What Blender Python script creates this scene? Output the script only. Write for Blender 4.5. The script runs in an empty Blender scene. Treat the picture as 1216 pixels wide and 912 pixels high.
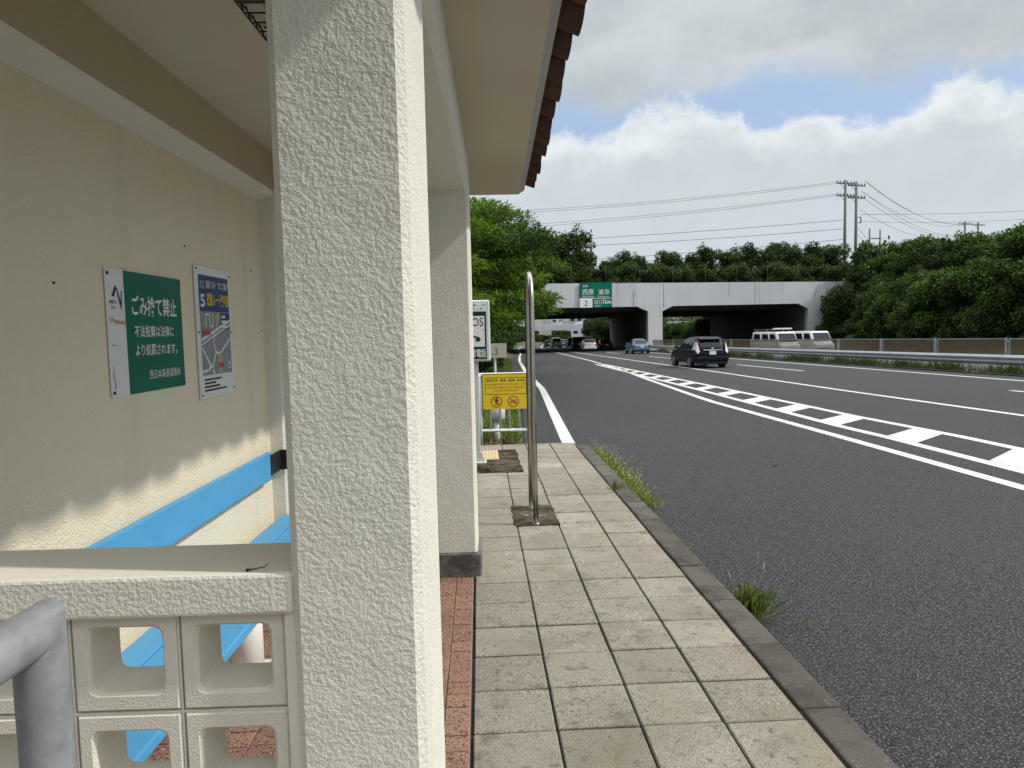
import bpy, bmesh, math, random
import numpy as np
from mathutils import Vector, Matrix
rad = math.radians
SC = bpy.context.scene
COL = SC.collection

# ------------------------------------------------------------------ camera
YAW, PITCH, ROLL, FPX = .0442, .0743, -.0229, 850.0
_f = Vector((math.sin(YAW)*math.cos(PITCH), math.cos(YAW)*math.cos(PITCH), -math.sin(PITCH)))
_r0 = Vector((math.cos(YAW), -math.sin(YAW), 0)); _u0 = _r0.cross(_f)
_r = math.cos(ROLL)*_r0 + math.sin(ROLL)*_u0
_u = -math.sin(ROLL)*_r0 + math.cos(ROLL)*_u0
cam_d = bpy.data.cameras.new('camera'); cam = bpy.data.objects.new('camera', cam_d); COL.objects.link(cam)
M3 = Matrix((_r, _u, -_f)).transposed()
cam.matrix_world = Matrix.Translation((0, 0, 1.587)) @ M3.to_4x4()
cam_d.sensor_width = 36; cam_d.lens = FPX/1216*36
cam_d.clip_start = .02; cam_d.clip_end = 6000
SC.camera = cam

# ------------------------------------------------------------------ light
DS = .0238                                   # the shelter is turned a little against the paving
SX = Vector((math.cos(DS), -math.sin(DS), 0)); SY = Vector((math.sin(DS), math.cos(DS), 0))
SUN_TRAVEL = (-SX + .15*SY + Vector((0, 0, -.98))).normalized()
sun_d = bpy.data.lights.new('sun', 'SUN'); sun = bpy.data.objects.new('sun', sun_d); COL.objects.link(sun)
sun_d.energy = 2.0; sun_d.angle = rad(1.5); sun_d.color = (1, .96, .89)
sun.rotation_euler = SUN_TRAVEL.to_track_quat('-Z', 'Y').to_euler()
sun.location = (30, -10, 40)

def build_world():
    w = bpy.data.worlds.new('World'); SC.world = w; w.use_nodes = True
    nt = w.node_tree; N = nt.nodes; L = nt.links; N.clear()
    def nd(t, **k):
        n = N.new(t)
        for a, b in k.items(): setattr(n, a, b)
        return n
    def mth(op, a, b=None, c=None, clamp=False):
        n = nd('ShaderNodeMath', operation=op, use_clamp=clamp)
        for i, v in enumerate((a, b, c)):
            if v is None: continue
            if isinstance(v, (int, float)): n.inputs[i].default_value = v
            else: L.new(v, n.inputs[i])
        return n.outputs[0]
    def mixc(fac, a, b):
        n = nd('ShaderNodeMix', data_type='RGBA')
        if isinstance(fac, (int, float)): n.inputs[0].default_value = fac
        else: L.new(fac, n.inputs[0])
        for i, v in ((6, a), (7, b)):
            if isinstance(v, tuple): n.inputs[i].default_value = (*v, 1)
            else: L.new(v, n.inputs[i])
        return n.outputs[2]
    def sstep(v, a, b):
        n = nd('ShaderNodeMapRange', interpolation_type='SMOOTHSTEP')
        L.new(v, n.inputs[0]); n.inputs[1].default_value = a; n.inputs[2].default_value = b
        return n.outputs[0]
    out = nd('ShaderNodeOutputWorld'); sky = nd('ShaderNodeTexSky', sky_type='NISHITA')
    sky.sun_disc = False; sky.sun_elevation = math.asin(-SUN_TRAVEL.z)
    sky.sun_rotation = math.atan2(-SUN_TRAVEL.x, -SUN_TRAVEL.y)
    sky.air_density = 1.0; sky.dust_density = 1.2; sky.ozone_density = 1.0
    bsky = nd('ShaderNodeBackground'); bsky.inputs[1].default_value = .11
    L.new(sky.outputs[0], bsky.inputs[0])
    tc = nd('ShaderNodeTexCoord'); sep = nd('ShaderNodeSeparateXYZ'); L.new(tc.outputs['Generated'], sep.inputs[0])
    az = mth('ARCTAN2', sep.outputs[0], sep.outputs[1]); el = mth('ARCSINE', sep.outputs[2])
    def noise(scale, detail, rough, sz=1.6, dist=0.0, off=0.0):
        mp = nd('ShaderNodeMapping'); mp.inputs['Scale'].default_value = (1, 1, sz); mp.inputs['Location'].default_value = (off, off*.7, off*.3)
        L.new(tc.outputs['Generated'], mp.inputs[0])
        n = nd('ShaderNodeTexNoise'); n.inputs['Scale'].default_value = scale; n.inputs['Detail'].default_value = detail
        n.inputs['Roughness'].default_value = rough; n.inputs['Distortion'].default_value = dist
        L.new(mp.outputs[0], n.inputs['Vector']); return n.outputs[0]
    def curve(pts, lo, hi):
        # azimuth (rad, 0..0.75) -> value, through a float curve
        fc = nd('ShaderNodeFloatCurve'); t = mth('DIVIDE', az, .75, clamp=True)
        L.new(t, fc.inputs[1]); cm = fc.mapping; cv = cm.curves[0]
        while len(cv.points) > 2: cv.points.remove(cv.points[1])
        P = [(a/.75, (v-lo)/(hi-lo)) for a, v in pts]
        cv.points[0].location = P[0]; cv.points[-1].location = P[-1]
        for p in P[1:-1]: cv.points.new(*p)
        cm.update()
        return mth('MULTIPLY_ADD', fc.outputs[0], hi-lo, lo)
    # outline of the white cumulus bank, and the lower rim of the grey sheet above it
    top = curve([(0, .23), (.088, .244), (.121, .262), (.148, .252), (.18, .258), (.213, .276), (.253, .284), (.285, .291), (.317, .285), (.351, .278), (.371, .257), (.406, .258), (.447, .262), (.492, .249), (.535, .251), (.56, .258), (.584, .277), (.615, .268), (.659, .255), (.75, .25)], .2, .42)
    rim = curve([(0, .313), (.113, .305), (.143, .302), (.197, .292), (.25, .308), (.326, .300), (.375, .306), (.447, .304), (.534, .284), (.575, .288), (.658, .283), (.75, .28)], .2, .42)
    n1 = noise(17, 9, .62, 1.3); n2 = noise(5.2, 7, .58, 2.2, .3, 3.1); n3 = noise(42, 6, .6, 1.2, 0, 1.7)
    w1 = mth('ADD', mth('MULTIPLY_ADD', n1, .07, -.035), mth('MULTIPLY_ADD', n3, .03, -.015))
    below = mth('SUBTRACT', mth('ADD', top, w1), el)             # > 0 inside the cumulus
    dc = sstep(below, -.006, .014)
    w2 = mth('MULTIPLY_ADD', n2, .07, -.035)
    above = mth('SUBTRACT', el, mth('SUBTRACT', mth('ADD', rim, w2), mth('MULTIPLY_ADD', n1, .06, -.03)))
    du = mth('MULTIPLY', sstep(above, -.03, .03), .97)
    # colours
    depth = sstep(mth('ADD', below, mth('MULTIPLY_ADD', n2, .16, -.08)), .0, .075)
    cum = mixc(depth, (.60, .64, .665), (.455, .498, .525))
    cum = mixc(mth('MULTIPLY', sstep(n1, .42, .70), .35), cum, (.40, .44, .47))
    cum = mixc(sstep(el, .17, .02), cum, (.45, .51, .545))
    up_ = mixc(sstep(n2, .30, .72), (.355, .39, .41), (.475, .51, .53))
    up_ = mixc(mth('MULTIPLY', sstep(n1, .35, .75), .25), up_, (.53, .56, .575))
    up_ = mixc(sstep(el, .42, .8), up_, (1.32, 1.34, 1.35))  # unseen overhead cloud, brightened to add fill light
    veil = mixc(.55, (.20, .33, .57), (.44, .51, .60))
    # combine: sky -> thin veil -> upper sheet -> cumulus
    bve = nd('ShaderNodeBackground'); L.new(veil, bve.inputs[0])
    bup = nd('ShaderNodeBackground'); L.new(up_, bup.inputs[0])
    bcu = nd('ShaderNodeBackground'); L.new(cum, bcu.inputs[0])
    def mixs(f, a, b):
        n = nd('ShaderNodeMixShader')
        if isinstance(f, float): n.inputs[0].default_value = f
        else: L.new(f, n.inputs[0])
        L.new(a, n.inputs[1]); L.new(b, n.inputs[2]); return n.outputs[0]
    s = mixs(.7, bsky.outputs[0], bve.outputs[0])
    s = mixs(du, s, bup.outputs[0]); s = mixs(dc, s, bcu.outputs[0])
    L.new(s, out.inputs[0])
build_world()
SC.view_settings.view_transform = 'Standard'; SC.view_settings.look = 'None'
SC.view_settings.exposure = 0.47; SC.view_settings.gamma = 1.0; SC.view_settings.use_curve_mapping = False
SC.render.engine = 'CYCLES'
SC.cycles.max_bounces = 8; SC.cycles.diffuse_bounces = 4; SC.cycles.transparent_max_bounces = 24

# ------------------------------------------------------------------ material helpers
def mat(name, col=(.5, .5, .5), rough=.7, metal=0.0, var=None, var_scale=3.0, bump=None, stain=None, attr=None, spec=None, coat=0.0, alpha=None, speck=None, streak=None):
    """var=(colour,amount) soft noise; speck=(colour,scale,lo,hi) fine grain; stain=(colour,scale,lo,hi,amount); bump=[(scale,detail,strength,distance,lo,hi)]"""
    m = bpy.data.materials.new(name); m.use_nodes = True
    nt = m.node_tree; N = nt.nodes; L = nt.links; b = N['Principled BSDF']
    b.inputs['Roughness'].default_value = rough; b.inputs['Metallic'].default_value = metal
    if spec is not None: b.inputs['Specular IOR Level'].default_value = spec
    if coat: b.inputs['Coat Weight'].default_value = coat; b.inputs['Coat Roughness'].default_value = .05
    tc = N.new('ShaderNodeTexCoord'); src = tc.outputs['Object']
    def noise(scale, detail=4, rough_=.55, dist=0.0, off=0.0):
        n = N.new('ShaderNodeTexNoise'); n.inputs['Scale'].default_value = scale; n.inputs['Detail'].default_value = detail
        n.inputs['Roughness'].default_value = rough_; n.inputs['Distortion'].default_value = dist
        if off:
            mp = N.new('ShaderNodeMapping'); mp.inputs['Location'].default_value = (off, off*1.3, -off); L.new(src, mp.inputs[0]); L.new(mp.outputs[0], n.inputs['Vector'])
        else: L.new(src, n.inputs['Vector'])
        return n.outputs[0]
    def rng(v, a, b_, c=0, d=1):
        n = N.new('ShaderNodeMapRange'); L.new(v, n.inputs[0]); n.inputs[1].default_value = a; n.inputs[2].default_value = b_; n.inputs[3].default_value = c; n.inputs[4].default_value = d
        return n.outputs[0]
    def mix(f, a, c, bt='MIX'):
        n = N.new('ShaderNodeMix'); n.data_type = 'RGBA'; n.blend_type = bt
        if isinstance(f, float): n.inputs[0].default_value = f
        else: L.new(f, n.inputs[0])
        for i, v in ((6, a), (7, c)):
            if isinstance(v, tuple): n.inputs[i].default_value = (*v[:3], 1)
            else: L.new(v, n.inputs[i])
        return n.outputs[2]
    c = tuple(col)
    if attr:
        at = N.new('ShaderNodeAttribute'); at.attribute_name = attr[0]
        c = mix(at.outputs['Fac'], tuple(col), tuple(attr[1]))
    if var: c = mix(rng(noise(var_scale, 5, .6), .3, .7, 0, var[1]), c, var[0])
    if speck:
        for k, (sc_, s, lo, hi) in enumerate(speck): c = mix(rng(noise(s, 2, .5, 0, 2.3+k), lo, hi), c, sc_)
    if stain: 
        for k, (sc_, s, lo, hi, amt) in enumerate(stain): c = mix(rng(noise(s, 6, .65, .4, 7.7+k*3), lo, hi, 0, amt), c, sc_)
    if streak:
        sc_, s, lo, hi, amt = streak
        mp = N.new('ShaderNodeMapping'); mp.inputs['Scale'].default_value = (1, 1, .05); L.new(src, mp.inputs[0])
        n = N.new('ShaderNodeTexNoise'); n.inputs['Scale'].default_value = s; n.inputs['Detail'].default_value = 5; n.inputs['Roughness'].default_value = .65; L.new(mp.outputs[0], n.inputs['Vector'])
        c = mix(rng(n.outputs[0], lo, hi, 0, amt), c, sc_)
    if isinstance(c, tuple): b.inputs['Base Color'].default_value = (*c[:3], 1)
    else: L.new(c, b.inputs['Base Color'])
    if bump:
        prev = None
        for (s, det, st, di, lo, hi, *ds_) in bump:
            bn = N.new('ShaderNodeBump'); bn.inputs['Strength'].default_value = st; bn.inputs['Distance'].default_value = di
            L.new(rng(noise(s, det, .5, ds_[0] if ds_ else .3), lo, hi), bn.inputs['Height'])
            if prev is not None: L.new(prev, bn.inputs['Normal'])
            prev = bn.outputs[0]
        L.new(prev, b.inputs['Normal'])
    if alpha is not None: b.inputs['Alpha'].default_value = alpha
    return m

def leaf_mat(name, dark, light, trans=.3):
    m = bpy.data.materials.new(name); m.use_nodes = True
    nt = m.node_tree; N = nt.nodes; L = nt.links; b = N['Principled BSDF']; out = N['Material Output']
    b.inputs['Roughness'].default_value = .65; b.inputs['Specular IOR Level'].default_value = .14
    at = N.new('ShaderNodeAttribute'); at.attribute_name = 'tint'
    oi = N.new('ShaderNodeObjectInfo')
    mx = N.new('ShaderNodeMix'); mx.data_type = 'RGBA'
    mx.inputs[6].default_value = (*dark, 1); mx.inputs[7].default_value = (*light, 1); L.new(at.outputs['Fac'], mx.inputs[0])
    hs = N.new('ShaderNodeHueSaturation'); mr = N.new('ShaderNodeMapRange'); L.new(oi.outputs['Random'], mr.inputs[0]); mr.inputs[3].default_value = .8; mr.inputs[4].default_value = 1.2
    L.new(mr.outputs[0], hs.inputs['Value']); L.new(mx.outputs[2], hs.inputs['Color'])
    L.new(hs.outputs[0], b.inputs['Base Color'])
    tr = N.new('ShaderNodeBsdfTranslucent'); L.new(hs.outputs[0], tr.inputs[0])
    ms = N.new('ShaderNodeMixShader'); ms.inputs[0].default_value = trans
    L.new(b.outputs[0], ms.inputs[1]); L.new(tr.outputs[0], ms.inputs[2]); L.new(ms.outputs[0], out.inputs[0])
    return m

MT = {}
MT['stucco'] = mat('stucco', (.775, .75, .66), .75, var=((.72, .69, .60), .5), var_scale=1.5, stain=[((.42, .40, .33), 2.2, .58, .8, .25)], bump=[(118, 1.5, .40, .004, .3, .7, .15), (280, 2, .22, .0018, .3, .7, .1), (7, 3, .25, .01, .3, .7, .2)], streak=((.52, .49, .41), 7, .56, .76, .3))
MT['wallpaint'] = mat('wall_paint', (.85, .765, .58), .7, var=((.79, .70, .52), .6), var_scale=1.2, stain=[((.40, .36, .27), 1.4, .6, .85, .25), ((.45, .40, .30), 9, .64, .8, .25)], streak=((.50, .45, .34), 5, .55, .75, .3), bump=[(120, 2, .8, .004, .3, .7)])
MT['smooth'] = mat('smooth_paint', (.78, .745, .645), .55, var=((.71, .67, .56), .5), var_scale=2, stain=[((.36, .33, .27), 5, .62, .8, .4)], bump=[(30, 3, .15, .004, .3, .7)])
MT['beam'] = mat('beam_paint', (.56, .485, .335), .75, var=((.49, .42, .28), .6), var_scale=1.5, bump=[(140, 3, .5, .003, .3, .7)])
MT['ceil'] = mat('ceiling_paint', (.66, .595, .465), .7, var=((.58, .515, .385), .7), var_scale=1.3, bump=[(60, 2, .1, .003, .3, .7)])
MT['block'] = mat('block_paint', (.76, .73, .635), .7, var=((.68, .645, .55), .6), var_scale=6, stain=[((.30, .28, .23), 12, .62, .8, .45)], bump=[(220, 3, .45, .002, .3, .7)])
MT['plinth'] = mat('plinth_concrete', (.25, .235, .205), .85, stain=[((.05, .045, .04), 7, .36, .6, .9)], bump=[(90, 4, .4, .004, .3, .7)])
MT['paver'] = mat('paving_concrete', (.37, .343, .277), .85, attr=('tone', (.24, .217, .167)), speck=[((.13, .115, .09), 190, .50, .59), ((.50, .47, .39), 210, .57, .66)], stain=[((.165, .145, .10), 2.1, .44, .66, .6), ((.08, .068, .048), 8, .57, .70, .65), ((.05, .043, .032), 28, .57, .68, .65)], bump=[(260, 3, .5, .002, .3, .7)])
MT['joint'] = mat('joint_soil', (.035, .032, .025), .95)
MT['kerb'] = mat('kerb_concrete', (.12, .112, .096), .85, spec=.2, attr=('tone', (.082, .076, .065)), speck=[((.33, .31, .28), 150, .66, .74)], stain=[((.04, .037, .03), 5, .46, .68, .8), ((.22, .21, .19), 11, .64, .74, .5)], bump=[(200, 3, .5, .003, .3, .7)])
MT['terracotta'] = mat('terracotta_tile', (.295, .165, .112), .75, attr=('tone', (.19, .105, .07)), speck=[((.09, .045, .03), 62, .56, .62), ((.48, .30, .22), 90, .58, .68)], stain=[((.16, .09, .06), 3, .52, .75, .5)], bump=[(90, 3, .4, .003, .3, .7)])
MT['grout'] = mat('grout', (.24, .20, .15), .9)
MT['asphalt'] = mat('asphalt', (.037, .038, .041), .82, spec=.35, var=((.028, .030, .034), .7), var_scale=.35, speck=[((.005, .005, .006), 84, .48, .55), ((.185, .185, .19), 102, .57, .65)], stain=[((.055, .055, .054), .25, .5, .8, .5), ((.015, .015, .015), .9, .64, .74, .5)], bump=[(90, 3, .9, .008, .3, .7)])
MT['oldasphalt'] = mat('old_asphalt', (.075, .075, .075), .85, speck=[((.03, .03, .03), 110, .56, .62)], bump=[(120, 3, .5, .005, .3, .7)])
MT['paint'] = mat('road_paint', (.60, .60, .57), .7, stain=[((.22, .22, .22), 24, .56, .68, .75), ((.46, .46, .44), 1.5, .48, .75, .6), ((.12, .12, .12), 4, .66, .74, .7)], bump=[(150, 3, .4, .003, .3, .7)])
MT['stainless'] = mat('stainless', (.55, .53, .49), .28, 1.0, var=((.35, .33, .29), .6), var_scale=8)
MT['galv'] = mat('galvanised', (.36, .372, .39), .55, .3, var=((.23, .24, .26), .9), var_scale=22, stain=[((.46, .47, .49), 55, .55, .75, .6), ((.20, .20, .20), 6, .55, .8, .5)])
MT['whitepipe'] = mat('white_pipe', (.62, .64, .64), .45, var=((.45, .46, .45), .6), var_scale=6)
MT['blue'] = mat('blue_paint', (.085, .37, .66), .45, var=((.065, .31, .59), .6), var_scale=5, stain=[((.25, .45, .62), 22, .66, .78, .5), ((.03, .10, .2), 14, .66, .8, .5)], bump=[(8, 3, .2, .004, .3, .7)])
MT['white'] = mat('white_paint', (.78, .77, .72), .5, stain=[((.45, .40, .30), 12, .62, .8, .4)])
MT['signwhite'] = mat('sign_white', (.74, .74, .74), .4, stain=[((.50, .46, .42), 7, .6, .8, .4)])
MT['signgreen'] = mat('sign_green', (.002, .135, .085), .35, spec=.12, var=((.004, .15, .095), .5), var_scale=4)
MT['signdark'] = mat('sign_dark_green', (.003, .045, .038), .35, spec=.12)
MT['signblue'] = mat('sign_blue', (.012, .05, .16), .4, spec=.15)
MT['mapgrey'] = mat('map_grey', (.26, .27, .285), .45, spec=.15)
MT['yellowink'] = mat('yellow_ink', (.72, .52, .04), .5)
MT['tanink'] = mat('tan_ink', (.42, .36, .24), .5)
MT['redink'] = mat('red_ink', (.50, .03, .03), .5)
MT['pinkscuff'] = mat('scuff', (.50, .28, .26), .6)
MT['black'] = mat('black', (.012, .012, .012), .5)
MT['signyellow'] = mat('sign_yellow', (.72, .53, .015), .45, stain=[((.35, .25, .05), 12, .6, .8, .4)])
MT['roofrim'] = mat('mortar', (.48, .46, .42), .85, bump=[(80, 3, .4, .004, .3, .7)])
MT['rooftile'] = mat('clay_roof_tile', (.115, .036, .023), .85, attr=('tone', (.048, .022, .017)), stain=[((.04, .025, .02), 10, .5, .7, .7), ((.30, .27, .24), 18, .66, .76, .5)], bump=[(60, 3, .4, .005, .3, .7)])
MT['rust'] = mat('rusty_steel', (.09, .045, .03), .8, var=((.03, .02, .018), .8), var_scale=20)
MT['concrete'] = mat('concrete', (.40, .40, .395), .85, var=((.34, .34, .335), .7), var_scale=.5, stain=[((.17, .165, .155), .8, .58, .8, .4)], bump=[(30, 3, .2, .004, .3, .7)])
MT['whiteconc'] = mat('painted_concrete', (.56, .575, .595), .8, var=((.43, .445, .47), .7), var_scale=.25, stain=[((.27, .27, .26), .5, .6, .85, .5)], streak=((.25, .25, .245), .9, .54, .74, .5))
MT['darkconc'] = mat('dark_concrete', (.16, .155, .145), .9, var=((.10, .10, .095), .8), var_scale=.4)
MT['wetconc'] = mat('stained_concrete', (.10, .085, .06), .9, spec=.08, stain=[((.022, .017, .010), 5.5, .40, .58, .92), ((.34, .32, .27), 6, .62, .70, .75)], bump=[(70, 4, .5, .005, .3, .7)])
MT['tactile'] = mat('tactile_tile', (.50, .40, .22), .8, stain=[((.25, .2, .12), 9, .55, .75, .6)])
MT['steel'] = mat('guard_steel', (.42, .44, .46), .45, .6, var=((.30, .32, .34), .7), var_scale=2)
MT['tyre'] = mat('tyre', (.012, .012, .013), .85)
MT['rim'] = mat('alloy_rim', (.40, .41, .43), .35, .8)
MT['glass'] = mat('car_glass', (.012, .014, .016), .08, spec=.35)
MT['chrome'] = mat('chrome', (.75, .76, .78), .15, 1.0)
MT['tail'] = mat('tail_lamp', (.45, .06, .06), .12, coat=1.0)
MT['tailclear'] = mat('clear_tail_lamp', (.70, .62, .62), .12, coat=1.0)
MT['head'] = mat('head_lamp', (.70, .72, .74), .1, coat=1.0)
MT['plate'] = mat('plate_white', (.75, .76, .75), .5)
MT['bark'] = mat('bark', (.075, .06, .045), .9, var=((.035, .03, .024), .8), var_scale=5, bump=[(20, 4, .6, .02, .3, .7)])
MT['pole'] = mat('pole_concrete', (.12, .125, .125), .85)
MT['polearm'] = mat('pole_steel', (.05, .05, .05), .6)
MT['wire'] = mat('wire', (.03, .03, .035), .6)
MT['soil'] = mat('grassy_soil', (.05, .075, .022), .95, var=((.075, .07, .035), .8), var_scale=1.2, stain=[((.04, .06, .018), .3, .45, .7, .8)])
MT['farhill'] = mat('far_hill', (.06, .085, .05), .95, var=((.12, .12, .10), .8), var_scale=.02)
MT['panel'] = mat('fence_panel', (.15, .115, .07), .4, alpha=.5)
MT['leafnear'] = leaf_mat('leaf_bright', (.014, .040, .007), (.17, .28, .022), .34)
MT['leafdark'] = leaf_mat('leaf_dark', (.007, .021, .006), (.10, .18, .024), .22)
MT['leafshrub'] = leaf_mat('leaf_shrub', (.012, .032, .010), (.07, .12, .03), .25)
MT['mediangrass'] = leaf_mat('median_blade', (.03, .055, .014), (.15, .18, .06), .3)
MT['leafmid'] = leaf_mat('leaf_mid', (.012, .030, .009), (.10, .155, .036), .22)
MT['grass'] = leaf_mat('grass_blade', (.06, .12, .02), (.26, .33, .07), .35)
MT['weed'] = leaf_mat('weed_leaf', (.08, .125, .02), (.33, .35, .085), .32)
MT['dry'] = leaf_mat('dry_stem', (.16, .10, .05), (.42, .33, .20), .2)
MT['flower'] = mat('flower', (.62, .60, .42), .7)
def carpaint(name, col): return mat(name, col, .38, 0, coat=(.08 if max(col) < .1 else .8), spec=(.14 if max(col) < .1 else .3))

# ------------------------------------------------------------------ mesh helpers
def tag(o, label=None, cat=None, group=None, kind=None):
    if label: o['label'] = label
    if cat: o['category'] = cat
    if group: o['group'] = group
    if kind: o['kind'] = kind
    return o
def empty(name, loc, rz=0, label=None, cat=None, group=None):
    o = bpy.data.objects.new(name, None); COL.objects.link(o); o.location = loc; o.rotation_euler = (0, 0, rz); o.empty_display_size = .2
    return tag(o, label, cat, group)
def link(name, me, m, parent=None):
    if m is not None and len(me.materials) == 0:
        for x in (m if isinstance(m, (list, tuple)) else [m]): me.materials.append(MT[x] if isinstance(x, str) else x)
    o = bpy.data.objects.new(name, me); COL.objects.link(o); o.parent = parent
    return o
class MB:
    """collects shapes, links them as ONE mesh object"""
    def __init__(s): s.bm = bmesh.new(); s.tone = s.bm.faces.layers.float.new('tone'); s.t = 0.0
    def _mark(s, fs, mi=0):
        for f in fs: f[s.tone] = s.t; f.material_index = mi
    def box(s, x0, x1, y0, y1, z0, z1, bev=0, seg=1, mtx=None, mi=0):
        t = bmesh.new(); bmesh.ops.create_cube(t, size=1)
        for v in t.verts: v.co = Vector(((x0+x1)/2+v.co.x*(x1-x0), (y0+y1)/2+v.co.y*(y1-y0), (z0+z1)/2+v.co.z*(z1-z0)))
        if bev: bmesh.ops.bevel(t, geom=t.edges[:], offset=bev, segments=seg, affect='EDGES', profile=.5)
        return s.add(t, mtx, mi)
    def add(s, t, mtx=None, mi=0):
        if mtx is not None: t.transform(mtx)
        t.verts.index_update(); vs = [s.bm.verts.new(v.co) for v in t.verts]
        for f in t.faces:
            try: g = s.bm.faces.new([vs[v.index] for v in f.verts]); g[s.tone] = s.t; g.material_index = mi; g.smooth = f.smooth
            except ValueError: pass
        t.free(); return s
    def raw(s, verts, faces, mi=0, smooth=False):
        vs = [s.bm.verts.new(v) for v in verts]
        for f in faces:
            try: g = s.bm.faces.new([vs[i] for i in f]); g[s.tone] = s.t; g.material_index = mi; g.smooth = smooth
            except ValueError: pass
        return s
    def tube(s, pts, r, n=10, cap=True, mi=0):
        pts = [Vector(p) for p in pts]; rs = r if isinstance(r, (list, tuple)) else [r]*len(pts)
        d0 = (pts[1]-pts[0]).normalized(); a = Vector((0, 0, 1)) if abs(d0.z) < .9 else Vector((1, 0, 0))
        nrm = d0.cross(a).normalized(); rings = []
        for i, p in enumerate(pts):
            if i == 0: d = pts[1]-p
            elif i == len(pts)-1: d = p-pts[i-1]
            else: d = (pts[i+1]-p).normalized()+(p-pts[i-1]).normalized()
            d.normalize(); nrm = (nrm-d*nrm.dot(d)).normalized(); b = d.cross(nrm)
            rings.append([s.bm.verts.new(p+rs[i]*(math.cos(2*math.pi*k/n)*nrm+math.sin(2*math.pi*k/n)*b)) for k in range(n)])
        for i in range(len(rings)-1):
            for k in range(n):
                f = s.bm.faces.new([rings[i][k], rings[i][(k+1) % n], rings[i+1][(k+1) % n], rings[i+1][k]]); f.smooth = True; f[s.tone] = s.t; f.material_index = mi
        if cap:
            for rg, rev in ((rings[0], True), (rings[-1], False)):
                f = s.bm.faces.new(list(reversed(rg)) if rev else rg); f[s.tone] = s.t; f.material_index = mi
        return s
    def prism(s, poly, axis, a, b, bev=0, mi=0):
        """poly: 2-D outline; axis 'x','y','z' = extrusion axis from a to b"""
        t = bmesh.new()
        def P(u, v, w): return {'x': (w, u, v), 'y': (u, w, v), 'z': (u, v, w)}[axis]
        A = [t.verts.new(P(u, v, a)) for u, v in poly]; B = [t.verts.new(P(u, v, b)) for u, v in poly]
        n = len(poly); t.faces.new(A); t.faces.new(list(reversed(B)))
        for i in range(n): t.faces.new([A[i], B[i], B[(i+1) % n], A[(i+1) % n]])
        bmesh.ops.recalc_face_normals(t, faces=t.faces[:])
        if bev: bmesh.ops.bevel(t, geom=t.edges[:], offset=bev, segments=2, affect='EDGES', profile=.5)
        else: bmesh.ops.triangulate(t, faces=[f for f in t.faces if len(f.verts) > 4])
        return s.add(t, None, mi)
    def disc(s, c, nrm, r, n=24, h=0.0, mi=0):
        nrm = Vector(nrm).normalized(); q = nrm.to_track_quat('Z', 'Y').to_matrix().to_4x4()
        t = bmesh.new()
        if h: bmesh.ops.create_cone(t, cap_ends=True, segments=n, radius1=r, radius2=r, depth=h)
        else: bmesh.ops.create_circle(t, cap_ends=True, segments=n, radius=r)
        return s.add(t, Matrix.Translation(c) @ q, mi)
    def build(s, name, m, parent=None, smooth=None):
        me = bpy.data.meshes.new(name); s.bm.to_mesh(me); s.bm.free()
        if smooth is not None:
            for p in me.polygons: p.use_smooth = True
            me.set_sharp_from_angle(angle=rad(smooth))
        return link(name, me, m, parent)
def boxo(name, m, parent, *a, **k): return MB().box(*a, **k).build(name, m, parent)

def copy_tree(o, parent=None):
    c = o.copy(); COL.objects.link(c); c.parent = parent
    for ch in list(o.children): copy_tree(ch, c)
    return c

_txt_cache = {}
def text_geo(body, bold=0.0):
    key = (body, bold)
    if key in _txt_cache: return _txt_cache[key]
    cu = bpy.data.curves.new('t', 'FONT'); cu.body = body; cu.size = 1; cu.resolution_u = 3; cu.offset = bold
    o = bpy.data.objects.new('t', cu); COL.objects.link(o)
    bpy.context.view_layer.update()
    dg = bpy.context.evaluated_depsgraph_get(); e = o.evaluated_get(dg); me = e.to_mesh()
    V = np.array([v.co[:2] for v in me.vertices]) if len(me.vertices) else np.zeros((0, 2))
    F = [tuple(p.vertices) for p in me.polygons]; e.to_mesh_clear()
    bpy.data.objects.remove(o); bpy.data.curves.remove(cu)
    _txt_cache[key] = (V, F); return V, F
def put_text(mb, body, x0, x1, z0, z1, y, bold=0.0, keep=False):
    """text fitted into the rectangle x0..x1, z0..z1 of a sign that faces -Y"""
    V, F = text_geo(body, bold)
    if len(V) == 0: return
    lo, hi = V.min(0), V.max(0); sx = (x1-x0)/max(hi[0]-lo[0], 1e-6); sz = (z1-z0)/max(hi[1]-lo[1], 1e-6)
    if keep: sx = sz = min(sx, sz)
    ox = x0 if not keep else (x0+x1)/2-sx*(hi[0]-lo[0])/2
    mb.raw([(ox+(a-lo[0])*sx, y, z0+(b-lo[1])*sz) for a, b in V], F)
def flat(mb, poly, y): mb.raw([(a, y, b) for a, b in poly], [tuple(range(len(poly)))])
def rect(mb, x0, x1, z0, z1, y): flat(mb, [(x0, z0), (x1, z0), (x1, z1), (x0, z1)], y)
def ribbon(mb, pts, w, y):
    for (a, b), (c, d) in zip(pts[:-1], pts[1:]):
        l = math.hypot(c-a, d-b); nx, nz = -(d-b)/l*w/2, (c-a)/l*w/2
        flat(mb, [(a-nx, b-nz), (c-nx, d-nz), (c+nx, d+nz), (a+nx, b+nz)], y); y -= .00005
def ring(mb, cx, cz, r0, r1, y, n=32):
    vs, fs = [], []
    for k in range(n):
        a = 2*math.pi*k/n; vs += [(cx+r0*math.cos(a), y, cz+r0*math.sin(a)), (cx+r1*math.cos(a), y, cz+r1*math.sin(a))]
    for k in range(n): j = (k+1) % n; fs.append((2*k, 2*k+1, 2*j+1, 2*j))
    mb.raw(vs, fs)

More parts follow.
